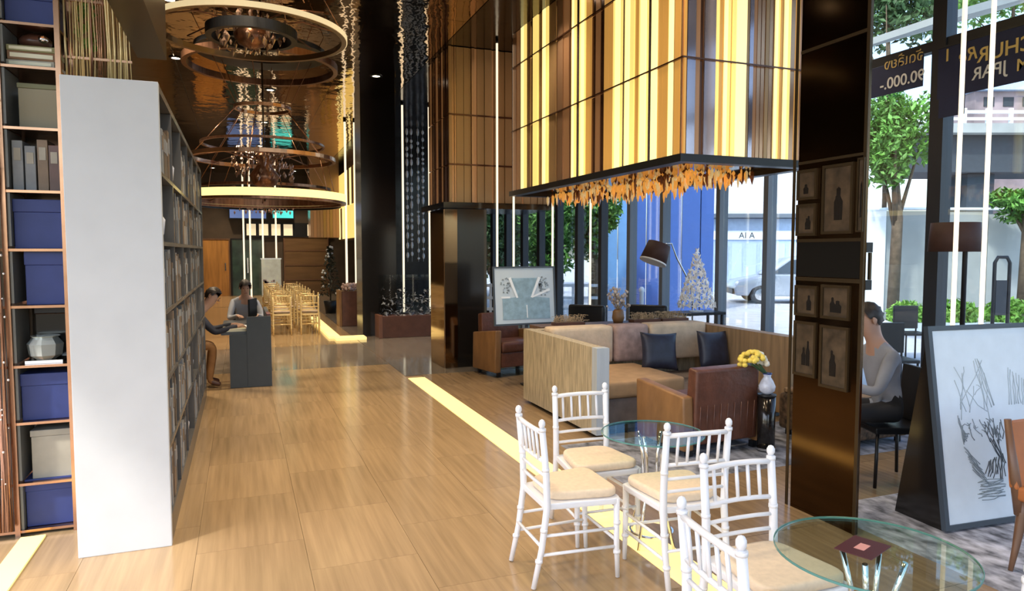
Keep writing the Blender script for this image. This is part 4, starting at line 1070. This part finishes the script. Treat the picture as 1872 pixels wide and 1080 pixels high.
# ================================================================== PEOPLE
BONE = {('pelvis', 'waist'): 'shirt', ('waist', 'chest'): 'shirt', ('chest', 'sh'): 'shirt', ('sh', 'el'): 'shirt', ('el', 'wr'): 'shirt', ('pelvis', 'hip'): 'pants', ('hip', 'kn'): 'pants', ('kn', 'an'): 'pants', ('an', 'to'): 'shoe'}
def human(name, joints, rad, label, loc, rz, regions, hair_m=M_hair, hair_c=None, fingers=True, headdir=(0, 1, 0)):
    """joints: name -> position (local); rad: name -> radius; body grown with a skin modifier; regions: list of (test, material)."""
    edges = [('pelvis', 'waist'), ('waist', 'chest'), ('chest', 'neck'), ('neck', 'chin'), ('chin', 'crown')]
    for s in 'lr':
        edges += [('chest', 'sh' + s), ('sh' + s, 'el' + s), ('el' + s, 'wr' + s), ('wr' + s, 'pa' + s), ('pelvis', 'hip' + s), ('hip' + s, 'kn' + s), ('kn' + s, 'an' + s), ('an' + s, 'to' + s)]
    J = {k: Vector(v) for k, v in joints.items()}; rd = dict(rad)
    if fingers:
        for s in 'lr':
            d = (J['pa' + s] - J['wr' + s]).normalized(); side = d.cross(Vector((0, 0, 1))).normalized(); dn = Vector((0, 0, -1))
            for i, (off, ln) in enumerate(((-.03, .06), (-.01, .07), (.01, .066), (.03, .05))):
                a, b_, c = 'f%d%sa' % (i, s), 'f%d%sb' % (i, s), 'f%d%sc' % (i, s)
                J[a] = J['pa' + s] + side * off + d * .02; J[b_] = J[a] + d * ln * .55 + dn * .006; J[c] = J[b_] + d * ln * .35 + dn * .025
                rd[a] = .010; rd[b_] = .009; rd[c] = .008
                edges += [('pa' + s, a), (a, b_), (b_, c)]
            t1, t2 = 'th' + s + 'a', 'th' + s + 'b'; inn = 1 if s == 'l' else -1
            J[t1] = J['wr' + s] + d * .03 + side * (.04 * inn); J[t2] = J[t1] + d * .045 + side * (.012 * inn) + dn * .01
            rd[t1] = .012; rd[t2] = .010; edges += [('wr' + s, t1), (t1, t2)]
    keys = list(J); idx = {k_: i for i, k_ in enumerate(keys)}
    me = bpy.data.meshes.new('body'); me.from_pydata([J[k_] for k_ in keys], [(idx[a], idx[b_]) for a, b_ in edges], [])
    tmp = bpy.data.objects.new('body', me); COL.objects.link(tmp)
    sk_ = tmp.modifiers.new('s', 'SKIN'); sk_.use_smooth_shade = True
    for i, k_ in enumerate(keys):
        sv = me.skin_vertices[0].data[i]; r = rd[k_]; sv.radius = r if isinstance(r, tuple) else (r, r); sv.use_root = (k_ == 'pelvis')
    sb = tmp.modifiers.new('u', 'SUBSURF'); sb.levels = 2; sb.render_levels = 2
    dg = bpy.context.evaluated_depsgraph_get(); dg.update()
    m2 = bpy.data.meshes.new_from_object(tmp.evaluated_get(dg)); bpy.data.objects.remove(tmp)
    root = thing(name, label, 'person', loc, rz)
    m2.materials.clear()
    mats = [M_skin] + [r[1] for r in regions]
    for m in mats: m2.materials.append(m)
    for f in m2.polygons:
        f.use_smooth = True; f.material_index = 0; c = f.center
        best = (9, 'skin')
        for (a_, b_) in edges:
            pa, pb_ = J[a_], J[b_]; ab = pb_ - pa; t_ = max(0, min(1, (c - pa).dot(ab) / ab.length_squared))
            d_ = (pa + ab * t_ - c).length - .6 * (max(rd[a_]) if isinstance(rd[a_], tuple) else rd[a_])
            if d_ < best[0]: best = (d_, BONE.get((a_[:-1] if a_[-1] in 'lr' else a_, b_[:-1] if b_[-1] in 'lr' else b_), 'skin'))
        f.material_index = {'skin': 0, 'pants': 1, 'shoe': 2, 'shirt': 3}[best[1]]
    body = bpy.data.objects.new('body', m2); COL.objects.link(body); body.parent = root
    # face: eyes, nose, ears as one child each; hair cap
    hc = (J['chin'] + J['crown']) / 2; upv = (J['crown'] - J['chin']).normalized(); fd = Vector(headdir); fd = (fd - upv * fd.dot(upv)).normalized(); sd_ = fd.cross(upv)
    M = Matrix((sd_, fd, upv)).transposed().to_4x4(); M = Matrix.Translation(hc) @ M
    b = MB()
    for s in (-1, 1): b.ball((s * .032, .086, .02), (.009, .006, .006), 8, M)
    b.build('eyes', M_black, root)
    MB().add([(0, .115, -.02), (-.016, .085, -.028), (.016, .085, -.028), (0, .088, .028)], [(0, 1, 2), (0, 2, 3), (0, 3, 1), (1, 3, 2)], True, M).build('nose', M_skin, root)
    b = MB()
    for s in (-1, 1): b.ball((s * .083, 0, .005), (.01, .02, .032), 8, M)
    b.build('ears', M_skin, root)
    MB().box((-.022, .085, -.062), (.022, .094, -.054), M).build('mouth', mat('lips', (.4, .16, .13), .5), root)
    n = 18; vs = []; fs = []; h = 9
    for i in range(h + 1):
        for k_ in range(n):
            t = 6.2832 * k_ / n; front_ = math.sin(t)
            amax = 1.05 if front_ > .35 else (2.15 if front_ < -.1 else 1.6); a = amax * i / h
            rr = .098 + .008 * math.sin(5 * t + 3 * i)
            vs.append((rr * .93 * math.sin(a) * math.cos(t), rr * 1.08 * math.sin(a) * math.sin(t), .022 + rr * 1.12 * math.cos(a)))
    for i in range(h):
        for k_ in range(n): fs.append((i * n + k_, (i + 1) * n + k_, (i + 1) * n + (k_ + 1) % n, i * n + (k_ + 1) % n))
    MB().add(vs, fs, True, M).build('hair', hair_m, root)
    return root

def sit(lean, reach, seat=.47, spread=.10, kneeh=None):
    J = {}; z = seat + .09
    J['pelvis'] = (0, 0, z); J['waist'] = (0, .04 + lean * .15, z + .17); J['chest'] = (0, .06 + lean * .42, z + .38 - lean * .06)
    J['neck'] = (0, .09 + lean * .62, z + .52 - lean * .12); J['chin'] = (0, .13 + lean * .72, z + .60 - lean * .16); J['crown'] = (0, .15 + lean * .82, z + .75 - lean * .20)
    for s, k_ in ((-1, 'l'), (1, 'r')):
        J['sh' + k_] = (s * .17, .06 + lean * .48, z + .42 - lean * .08); J['el' + k_] = (s * .24, .16 + lean * .5 + reach * .2, z + .16); J['wr' + k_] = (s * .15, .36 + lean * .5 + reach * .3, z + .20 + reach * .05); J['pa' + k_] = (s * .12, .43 + lean * .5 + reach * .3, z + .20 + reach * .05)
        J['hip' + k_] = (s * .09, .02, z - .02); J['kn' + k_] = (s * spread, .44, z - .02); J['an' + k_] = (s * spread, .38, .085); J['to' + k_] = (s * (spread + .02), .52, .035)
    return J
RAD = {'pelvis': (.135, .115), 'waist': (.125, .10), 'chest': (.145, .11), 'neck': .052, 'chin': (.064, .078), 'crown': (.07, .085)}
for s in 'lr': RAD.update({'sh' + s: .062, 'el' + s: .043, 'wr' + s: .029, 'pa' + s: (.036, .018), 'hip' + s: .085, 'kn' + s: .062, 'an' + s: .042, 'to' + s: .036})
def regs(shirt, pants, shoe):
    return [(None, pants, None), (None, shoe, None), (None, shirt, None)]
def stool(loc, rz, lab, h=.45):
    o = thing('chair', lab, 'chair', (*loc, .003), rz)
    MB().box((-.2, -.2, h - .05), (.2, .2, h)).build('seat', M_blackm, o, bevel=.012)
    MB().prism([(-.21, h + .001), (-.175, h + .001), (-.21, h + .42), (-.24, h + .42)], 'x', -.19, .19).build('backrest', M_blackm, o, bevel=.01)
    for sx in (-1, 1):
        for sy in (-1, 1): MB().tube([(sx * .19, sy * .19, 0), (sx * .17, sy * .17, h - .049)], .013, 8).build('leg', M_blackm, o)
    return o
# reception: person with tan trousers at the desk
human('person', sit(.40, .45), RAD, 'person in dark shirt and tan trousers leaning over the slate desk', (-.80, 9.78, .003), R(-84), regs(M_navysh, M_tanp, M_shoe), headdir=(.6, 1, -.45))
stool((-.80, 9.78), R(-84), 'dark chair under the person in tan trousers')
human('person', sit(.25, .4), RAD, 'person in grey shirt behind the papers on the slate desk', (.03, 11.95, .003), R(184), regs(M_greysh, M_darkp, M_shoe), headdir=(0, 1, -.3))
stool((.03, 11.95), R(184), 'dark chair under the person in the grey shirt')
dk = thing('desk', 'slate blue reception desk with tall end panel in the corridor', 'desk', (0, 0, .003))
MB().box((.05, 9.58, 0), (.345, 9.63, .91)).build('end_panel', M_desk, dk)
MB().box((-.16, 9.585, 0), (.049, 9.63, .679)).build('side_panel', M_desk, dk)
MB().box((.30, 9.631, 0), (.345, 11.3, .91)).build('front_panel', M_desk, dk)
MB().box((-.26, 9.632, .68), (.299, 11.3, .72)).build('desk_top', mat('desk_top_dark', (.07, .08, .09), .3), dk)
MB().box((-.12, 11.25, 0), (.299, 11.3, .679)).build('end_panel', M_desk, dk)
def sheet(x, y, rz, lab, s=(.21, .30), m=M_paper, t=.012):
    return tag(MB().cbox((0, 0, t / 2), (s[0], s[1], t)).build('paper_stack', m, None, loc=(x, y, .7235)), lab, 'paper') 
o = sheet(-.10, 9.79, 0, 'stack of pale yellow paper on the near corner of the desk', (.28, .3), M_paper, .04)
o = sheet(.12, 10.25, 0, 'white sheet of paper on the desk by the grey shirt', (.2, .28), M_whitet)
o = thing('monitor', 'small dark monitor on the slate desk', 'monitor', (.14, 10.6, .7235), R(75))
MB().box((-.2, -.012, .10), (.2, .012, .36)).build('screen', M_blackm, o); MB().box((-.02, -.02, .01), (.02, .02, .12)).build('neck', M_blackm, o); MB().box((-.1, -.08, 0), (.1, .08, .01)).build('base', M_blackm, o)
tag(MB().box((.30, 9.70, 0), (.345, 10.1, .02)).build('desk_runner', mat('dusty_red_cloth', (.22, .10, .10), .8), None, loc=(0, 0, .9135)), 'dusty red cloth on the raised desk edge', 'cloth')
# person seated behind the column (seen from behind, only the right side shows)
q = AD(1622, 700, 5.3)
J = sit(.04, .2)
human('person', J, RAD, 'person in grey shirt on a dark chair half hidden by bronze column', (q.x + .02, q.y, .011), R(70), regs(M_greysh, M_darkp, M_darkp), headdir=(0, 1, -.1))
o = stool((q.x + .02, q.y), R(70), 'dark chair behind the bronze column with seated person'); o.location.z = .011

# ================================================================== FAR END OF THE CORRIDOR
YE = 29.98
def far_rect(name, x0, x1, y0, y1, m, lab, cat, frame=None, Y_=YE, t=.06):
    a, c = AY(x0, y1, Y_), AY(x1, y0, Y_)
    z0 = max(.003, a.z)
    o = thing(name, lab, cat, ((a.x + c.x) / 2, Y_, z0))
    wd, hh = c.x - a.x, c.z - z0
    MB().box((-wd / 2 + .05, -t, .0), (wd / 2 - .05, -.01, hh - .05)).build('leaf' if cat == 'door' else 'face', m, o)
    b = MB(); b.box((-wd / 2, -t - .02, 0), (-wd / 2 + .049, -.01, hh)).box((wd / 2 - .049, -t - .02, 0), (wd / 2, -.01, hh)).box((-wd / 2 + .049, -t - .02, hh - .049), (wd / 2 - .049, -.01, hh))
    b.build('frame', frame or M_wood, o)
    return o, wd, hh
o, wd, hh = far_rect('wooden_door', 366, 420, 436, 545, M_door, 'orange wooden door at the far left end of the corridor', 'door')
MB().box((wd / 2 - .2, -.1, 1.0), (wd / 2 - .16, -.061, 1.3)).build('handle', M_chrome, o)
o, wd, hh = far_rect('glass_door', 424, 482, 436, 545, mat('dark_green_glass', (.03, .06, .05), .1, var=.6, vscale=(2, 2, 2)), 'dark glass door at the far end beside the wooden door', 'door', M_blackm)
MB().box((-.02, -.1, .9), (.02, -.061, 1.5)).build('handle', M_chrome, o)
o, wd, hh = far_rect('wall_panel', 520, 600, 432, 545, mat('brown_panel', (.16, .09, .04), .4, var=.2, vscale=(1, 1, 8)), 'brown wooden wall panel at the far end behind the gold chairs', 'panel')
for i in range(3): MB().box((-wd / 2 + .05, -.075, hh * (.25 + .25 * i) - .02), (wd / 2 - .05, -.0605, hh * (.25 + .25 * i) + .02)).build('groove_rail', M_wood, o)
for i, x in enumerate((447, 459, 482, 506)):
    p = AY(x, 500, 27.5); ltube(p.x, p.y, .05, TZ, 'distant light tube, %s from the left at the corridor end' % ('first', 'second', 'third', 'fourth')[i], .03)
p = AZ(497, 548)
o = thing('poster_stand', 'pale blue white standing poster at the far end of the corridor', 'sign', (AY(497, 548, 24).x, 24, .003))
MB().box((-.3, -.02, .05), (.3, .0, 1.5)).build('poster', mat('pale_poster', (.75, .88, .95), .5, var=.2, vscale=(3, 3, 3)), o)
MB().box((-.32, -.015, 1.501), (.32, .01, 1.54)).build('top_rail', M_chrome, o); MB().box((-.32, -.1, 0), (.32, .1, .049)).build('foot', M_chrome, o)
b = MB()
for i in range(24): 
    x, z = random.uniform(-.22, .22), random.uniform(.2, .85); s = random.uniform(.02, .06); b.box((x - s, -.024, z - s), (x + s, -.0205, z + s * 1.2))
b.build('printed_figures', mat('print_mix', (.35, .30, .36), .6, var=.8, vscale=(9, 9, 9)), o, kind='stuff')
p = AY(585, 575, 20.5)
o = thing('potted_tree', 'slim dark potted tree with white ornaments right of the gold chairs', 'plant', (p.x + .3, 20.5, .053 if False else .003))
MB().lathe([(.14, 0), (.2, .35), (.18, .36)], (0, 0, 0), 16).build('pot', M_blackm, o)
MB().tube([(0, 0, .3), (0, 0, 1.6)], .02, 6).build('trunk', M_bark, o)
b = MB(); bw = MB()
for i in range(500):
    h = random.uniform(.5, 1.9); r = .30 * (1 - (h - .5) / 1.5) + .04; a = random.uniform(0, 6.3); rr = r * random.random() ** .5; s = random.uniform(.03, .07)
    m = Matrix.Translation((rr * math.cos(a), rr * math.sin(a), h)) @ Euler((random.uniform(-1, 1), random.uniform(-1, 1), a)).to_matrix().to_4x4()
    b.add([(-s, 0, 0), (0, -s * .4, 0), (s, 0, 0), (0, s * .4, 0)], [(0, 1, 2, 3)], False, m)
    if i % 22 == 0: bw.ball((r * math.cos(a), r * math.sin(a), h), .035, 8)
b.build('foliage', mat('black_green_leaf', (.02, .03, .02), .6), o, kind='stuff'); bw.build('ornaments', M_whitet, o, kind='stuff')
o = thing('lit_frieze', 'row of small warm lit panels above the far doors', 'light', (0, 29.9, 0))
a, c = AY(448, 430, 29.9), AY(602, 411, 29.9)
MB().box((a.x - .1, -.02, a.z - .06), (c.x + .1, .07, c.z + .06)).build('backing', M_blackm, o)
for i in range(7):
    if i == 4: continue
    x0 = a.x + (c.x - a.x) * i / 7
    MB().box((x0 + .06, -.05, a.z), (x0 + (c.x - a.x) / 7 - .06, -.021, c.z)).build('lit_panel', mat('warm_panel', (.6, .5, .35), .5, emit=(1, .80, .50), es=.5), o)
# screens over the far doors (their glow shows in the mirror ceiling)
a, c = AY(499, 398, 29.5), AY(536, 372, 29.5)
o = thing('wall_screen', 'small teal glowing screen high on the far wall', 'screen', ((a.x + c.x) / 2, 29.6, a.z))
MB().box((-(c.x - a.x) / 2, -.03, 0), ((c.x - a.x) / 2, 0, c.z - a.z)).build('panel', M_teal, o); MB().box((-(c.x - a.x) / 2 - .05, .001, -.05), ((c.x - a.x) / 2 + .05, .37, c.z - a.z + .05)).build('housing', M_blackm, o)
a, c = AY(420, 398, 29.5), AY(486, 368, 29.5)
o = thing('wall_screen', 'wide dim blue screen high on the far wall left of the teal one', 'screen', ((a.x + c.x) / 2, 29.6, a.z))
MB().box((-(c.x - a.x) / 2, -.03, 0), ((c.x - a.x) / 2, 0, c.z - a.z)).build('panel', M_bluescr, o); MB().box((-(c.x - a.x) / 2 - .05, .001, -.05), ((c.x - a.x) / 2 + .05, .37, c.z - a.z + .05)).build('housing', M_blackm, o)

# ================================================================== OUTSIDE
GZ = -.02
st_ = struct(MB().box((XW + .14, -12, GZ - .2), (120, 140, GZ)).build('ground_outside', M_pave))
def ext(name, px, k, lab, cat, group=None):
    p = AD(px, 540, k); return thing(name, lab, cat, (p.x, p.y, GZ + .001), -YAW, group)
def mw(px0, px1, k): return (px1 - px0) * k / FPX
def hz(py, k): return AD(936, py, k).z - GZ
# blue hoarding
k = 21
o = ext('hoarding', 1205, k, 'tall blue painted hoarding outside behind the arched lamp', 'wall')
for x0, x1, m in ((1108, 1128, M_hoardl), (1129, 1151, M_hoardl), (1152, 1180, M_hoard), (1181, 1209, M_hoard), (1210, 1244, M_hoard), (1245, 1278, M_hoard), (1279, 1303, M_hoard)):
    MB().box((mw(1205, x0, k), -.05, 0), (mw(1205, x1, k) - .02, .05, 5.2)).build('panel', m, o)
for x in (1151, 1209, 1278): MB().box((mw(1205, x, k) - .03, .06, 0), (mw(1205, x, k) + .03, .12, 5.2)).build('post', M_mullg, o)
# bollard posts
o = ext('bollard', 1173, 16, 'white bollard post outside in front of the blue hoarding', 'bollard')
MB().lathe([(.05, 0), (.05, .85), (.065, .86), (.065, .92), (.03, .97)], (0, 0, 0), 14).build('post', M_whitet, o); MB().lathe([(.09, 0), (.09, .03)], (0, 0, 0), 14).build('foot', M_chrome, o)
# white building behind the car
k = 31
o = ext('building', 1440, k, 'pale building with white roof edge behind the parked car', 'building')
MB().box((mw(1440, 1296, k), 0, 0), (mw(1440, 1600, k), 2, hz(400, k))).build('wall', M_bldgb, o)
MB().box((mw(1440, 1290, k), -.5, hz(399, k)), (mw(1440, 1600, k), 2.2, hz(392, k))).build('roof_edge', M_mullg, o)
MB().box((mw(1440, 1290, k), -.3, hz(391.5, k)), (mw(1440, 1600, k), 2.2, hz(230, k))).build('upper_wall', M_bldg, o)
MB().box((mw(1440, 1296, k), -.06, hz(438, k)), (mw(1440, 1600, k), -.001, hz(422, k))).build('sign_board', M_whitet, o)
text('AI A', M_girder, o, Matrix.Translation((mw(1440, 1362, k), -.07, hz(431, k))) @ Euler((R(90), 0, 0)).to_matrix().to_4x4(), .38)
for i in range(6):
    x = mw(1440, 1310 + i * 26, k)
    MB().box((x, -.03, .3), (x + .45, -.001, hz(445, k))).build('shutter', mat('shutter_blue', (.48, .60, .80), .6), o)
# car
k = 24.5
o = ext('car', 1452, k, 'silver car parked outside, seen past the sofa', 'car'); o.rotation_euler[2] = -YAW - R(6)
def loft(secs, name, m, parent, bevel=0):
    b = MB(); n = len(secs[0]); vs = [p_ for s in secs for p_ in s]; fs = []
    for i in range(len(secs) - 1):
        for j in range(n): fs.append((i * n + j, i * n + (j + 1) % n, (i + 1) * n + (j + 1) % n, (i + 1) * n + j))
    fs += [tuple(range(n))[::-1], tuple((len(secs) - 1) * n + j for j in range(n))]
    b.add(vs, fs); return b.build(name, m, parent, bevel=bevel)
prof = [(-2.15, .28), (-2.2, .55), (-2.05, .78), (-1.05, .98), (-.95, 1.0), (1.75, 1.02), (2.15, .95), (2.2, .6), (2.1, .28), (1.75, .26), (1.62, .5), (1.35, .62), (1.08, .5), (.95, .26), (-.95, .26), (-1.08, .5), (-1.35, .62), (-1.62, .5), (-1.75, .26)]
loft([[(u, y, v) for u, v in prof] for y in (-.85, .85)], 'body', M_car, o, bevel=.05)
cab_ = [(-1.15, .99), (-.35, 1.55), (.1, 1.62), (1.2, 1.60), (1.9, 1.03)]
loft([[(u, y * (.85 if v > 1.2 else 1), v) for u, v in cab_] for y in (-.80, .80)], 'cabin', M_car, o, bevel=.03)
for poly in ([(-.95, 1.05), (-.35, 1.48), (.2, 1.53), (.2, 1.05)], [(.28, 1.05), (.28, 1.53), (1.15, 1.50), (1.6, 1.06)]):
    loft([[(u, y - (.0 if v < 1.2 else -.10), v) for u, v in poly] for y in (-.835, -.80)], 'window', M_cwin, o)
for x in (-1.35, 1.35):
    for y in (-.86, .66):
        wm = Matrix.Translation((x, y, .31)) @ Matrix.Rotation(R(-90), 4, 'X')
        wh = MB().lathe([(.22, 0), (.31, .02), (.31, .18), (.22, .2)], (0, 0, 0), 24, True, wm).build('wheel', M_tyre, o)
        if y < 0: MB().lathe([(.19, -.012), (.19, .0), ], (0, 0, 0), 16, True, wm).build('hub_cap', M_chrome, wh)
MB().ball((-2.08, -.72, .68), (.1, .12, .09), 10).build('headlight', M_whitet, o)
MB().ball((-.98, -.93, 1.05), (.08, .09, .06), 8).build('wing_mirror', M_blackm, o)
MB().box((-2.24, -.6, .32), (-2.16, .6, .5)).build('bumper', M_blackm, o)
# concrete wall, hedge
k = 17.5
o = ext('concrete_wall', 1740, k, 'pale grey concrete boundary wall outside at right', 'wall')
for i, (x0, x1, yt) in enumerate(((1612, 1700, 386), (1702, 1800, 388), (1802, 1915, 392))):
    MB().box((mw(1740, x0, k), 0, 0), (mw(1740, x1, k) - .015, .2, hz(yt, k))).build('panel', M_conc, o)
MB().box((mw(1740, 1580, k), -.12, 0), (mw(1740, 1611, k), .25, hz(384, k))).build('pier', M_bldg, o)
MB().box((mw(1740, 1612, k), -.04, hz(384, k)), (mw(1740, 1915, k), .24, hz(380, k))).build('coping', M_bldg, o)
def leaves(n, cen, rad, s0, s1):
    b = MB()
    for i in range(n):
        while True:
            u = Vector((random.uniform(-1, 1), random.uniform(-1, 1), random.uniform(-1, 1)))
            if .25 < u.length < 1: break
        c = Vector(cen) + Vector((u.x * rad[0], u.y * rad[1], u.z * rad[2])); s = random.uniform(s0, s1)
        m = Matrix.Translation(c) @ Euler((random.uniform(-1.2, 1.2), random.uniform(-1.2, 1.2), random.uniform(0, 6.3))).to_matrix().to_4x4()
        b.add([(-s, 0, 0), (-s * .2, -s * .4, s * .1), (s, 0, 0), (-s * .2, s * .45, s * .1)], [(0, 1, 2, 3)], False, m)
    return b
k = 15.5
for i, (x0, x1, yt) in enumerate(((1628, 1694, 553), (1712, 1785, 550), (1800, 1890, 548))):
    xm_ = (x0 + x1) / 2; h = hz(yt, k)
    o = ext('hedge', xm_, k, ['bright green hedge left of the broad black mullion', 'bright green hedge between the two right light tubes and mullion', 'bright green hedge at the right picture edge'][i], 'hedge')
    b = leaves(900, (0, 0, h * .55), (mw(x0, x1, k) / 2 + .05, .3, h * .5), .05, .10); b.build('foliage', M_leafb, o, kind='stuff')
    MB().tube([(0, 0, 0), (0, 0, h * .6)], .03, 6).build('stem', M_bark, o)
    MB().box((-mw(x0, x1, k) / 2, -.32, 0), (mw(x0, x1, k) / 2, .32, .22)).build('planter', M_bldg, o)
# trees
def tree(px, k, y0, y1, wpx, m, lab, n=1800, group=None):
    o = ext('tree', px, k, lab, 'tree', group); zb_, zt_ = hz(y1, k), hz(y0, k); wd = mw(0, wpx, k) / 2
    MB().tube([(0, 0, 0), (.05, 0, zb_), (-.05, .1, zb_ + (zt_ - zb_) * .6)], [.14, .12, .05], 8).build('trunk', M_bark, o)
    for j in range(3): MB().tube([(0, 0, zb_ * .9), (wd * .6 * math.cos(j * 2.1), wd * .5 * math.sin(j * 2.1), zb_ + (zt_ - zb_) * .55)], [.06, .02], 6).build('branch', M_bark, o)
    b = MB()
    for j in range(9):
        c = (random.uniform(-.55, .55) * wd, random.uniform(-.5, .5) * wd, zb_ + (zt_ - zb_) * random.uniform(.22, .8)); q = leaves(n // 5, c, (wd * .55, wd * .55, (zt_ - zb_) * .28), k * .0032, k * .0075)
        b.add(q.v, q.f)
    b.build('foliage', m, o, kind='stuff')
    return o
tree(1632, 16.5, 170, 400, 130, M_leaf, 'leafy green tree right beside the bronze column, before the overpass', 2600)
tree(1870, 16.5, 345, 410, 110, M_leaf, 'low green tree at the right edge under the overpass', 900)
tree(1830, 46, -90, 60, 380, M_leaf, 'large green tree rising above the overpass', 2500)
tree(1610, 36, -60, 150, 210, M_leafd, 'grey green tree above the overpass by the column', 1800)
tree(1085, 19, 340, 500, 90, M_leaf, 'green tree outside left of the blue hoarding', 1600)
tree(1000, 24, 330, 510, 120, M_leaf, 'green tree outside above the framed print', 1600)
tree(900, 28, 330, 520, 130, M_leafd, 'dark green tree outside beside the bronze pillar', 1600)
tree(955, 36, 330, 530, 140, M_leafd, 'dark tree farther back between the bronze pillar and framed print', 1200)
# overpass
k = 31
o = ext('overpass', 1780, k, 'grey concrete overpass with white railing beyond the trees', 'bridge')
x0, x1 = mw(1780, 1600, k), mw(1780, 2000, k)
MB().box((x0, 0, hz(316, k)), (x1, 3, hz(250, k))).build('girder', M_girder, o)
MB().box((x0, -.6, hz(249.5, k)), (x1, 4, hz(233, k))).build('deck', M_conc, o)
MB().box((x0 + 4.2, .5, 0), (x0 + 5.4, 1.7, hz(317, k))).build('pier', M_girder, o)
MB().box((x0 + 9.2, .5, 0), (x0 + 10.2, 1.7, hz(317, k))).build('pier', M_girder, o)
for yy_ in (210, 222): MB().box((x0, -.5, hz(yy_, k)), (x1, -.42, hz(yy_ + 5, k))).build('rail', M_whitet, o)
for i in range(9): MB().box((x0 + .3 + i * 1.0, -.5, hz(232.8, k)), (x0 + .42 + i * 1.0, -.36, hz(206, k))).build('rail_post', M_whitet, o)
k = 27
o = ext('building', 1840, 37, 'pale pink house roof above the overpass railing', 'building')
MB().box((mw(1840, 1770, 38), 0, 0), (mw(1840, 1990, 38), 3, hz(180, 38))).build('wall', mat('pinkish_render', (.30, .24, .25), .8, var=.4, vscale=(.7, .7, .7)), o)
MB().prism([(mw(1840, 1762, 38), hz(180, 38) + .01), (mw(1840, 1998, 38), hz(180, 38) + .01), (mw(1840, 1990, 38), hz(158, 38)), (mw(1840, 1790, 38), hz(158, 38))], 'y', -.4, 3.2).build('roof', M_bldgb, o)
for i in range(4): MB().box((mw(1840, 1785 + i * 34, 38), -.04, hz(206, 38)), (mw(1840, 1803 + i * 34, 38), -.001, hz(190, 38))).build('window', M_girder, o)
# canopy roof outside above the banner
o = thing('canopy', 'grey sloping canopy outside above the navy banner', 'roof', (0, 0, 0))
a, c = AX(1585, 60, 9.0), AX(1705, 30, 9.0)
MB().prism([(9.0, a.z - .2), (9.0, a.z - .1), (13.0, a.z + 1.2), (13.0, a.z + 1.05)], 'y', c.y - .1, a.y + .9).build('roof_sheet', M_conc, o)
for yy_ in (7.08, 8.5): MB().tube([(9.1, yy_, GZ + .001), (9.1, yy_, a.z - .16)], .05, 8).build('post', M_mullg, o)
# outdoor frame and terrace chairs
o = ext('garden_arch', 1829, 14, 'black metal frame standing before the concrete wall', 'frame')
MB().tube([(-.14, 0, 0), (-.14, 0, 1.55), (-.08, 0, 1.66), (.1, 0, 1.66), (.16, 0, 1.55), (.16, 0, 0)], .035, 8).build('frame', M_blackm, o)
MB().box((-.10, -.01, .5), (.12, .01, 1.2)).build('infill', M_mull, o)
for px, k_, lab in ((1640, 8.6, 'black outdoor chair past the seated person, left one'), (1668, 11.4, 'black outdoor chair past the seated person, right one')):
    o = ext('outdoor_chair', px, k_, lab, 'chair')
    MB().box((-.2, -.2, .42), (.2, .2, .46)).build('seat', M_blackm, o, bevel=.008)
    MB().box((-.2, .16, .5), (.2, .2, .88)).build('backrest', M_blackm, o, bevel=.008)
    for sx in (-1, 1):
        for sy in (-1, 1): MB().tube([(sx * .18, sy * .18, 0), (sx * .18, sy * .18, .86 if sy > 0 else .42)], .014, 6).build('leg', M_blackm, o)
# low white fence outside beyond the framed print
o = ext('fence', 985, 17, 'low white railing fence outside behind the framed print', 'fence')
for i in range(9): MB().box((-1.6 + i * .4, -.03, 0), (-1.54 + i * .4, .03, 1.0)).build('post', M_whitet, o)
for z in (.35, .62, .92): MB().box((-1.62, -.05, z), (1.68, -.031, z + .07)).build('rail', M_whitet, o)

# ------------------------------------------------------------------ navy banner hung inside the glass, its lettering seen from behind
XB = XW - .06
bn = thing('banner', 'navy banner on the right window with mirrored gold and white lettering', 'banner', (0, 0, 0))
ztp = TR - .07
def By(px): return AX(px, 140, XB).y
bb = 3.44
MB().box((XB, By(1702) + .09, bb), (XB + .006, By(1585) , ztp)).build('left_panel', M_bannr, bn)
b2 = 3.27
MB().box((XB, 2.0, b2), (XB + .006, By(1714) - .0, ztp)).build('right_panel', M_bannr, bn)
MB().box((XB, By(1765), AX(1740, 212, XB).z), (XB + .006, By(1718), b2 - .001)).build('lower_flap', M_bannr, bn)
MB().box((XB - .008, 2.0, ztp + .001), (XB + .012, By(1714), ztp + .02)).build('hem', M_mull, bn)
# seen from inside (looking along +x) the words run backwards: glyph x axis points to +y
MX = Matrix(((0, 0, -1, 0), (1, 0, 0, 0), (0, 1, 0, 0), (0, 0, 0, 1)))
def btxt(body, px, py, m, size, shear=0, bold=False):
    p_ = AX(px, py, XB - .004)
    return text(body, m, bn, Matrix.Translation(p_) @ MX, size, extrude=.001, shear=shear, bold=bold)
btxt('\u0e08\u0e31\u0e14\u0e40\u0e25\u0e35\u0e49\u0e22\u0e07', 1651, 111, M_goldt, .15)
btxt('90.000.-', 1648, 147, M_whitet, .165, bold=True)
btxt('CHUR', 1838, 90, M_goldt, .19, bold=True)
btxt('Re', 1772, 100, M_goldt, .17, shear=.3, bold=True)
btxt('I', 1732, 102, M_goldt, .17, bold=True)
btxt('JPAR', 1808, 130, M_whitet, .16, bold=True)
btxt('M', 1870, 118, M_goldt, .15, bold=True)
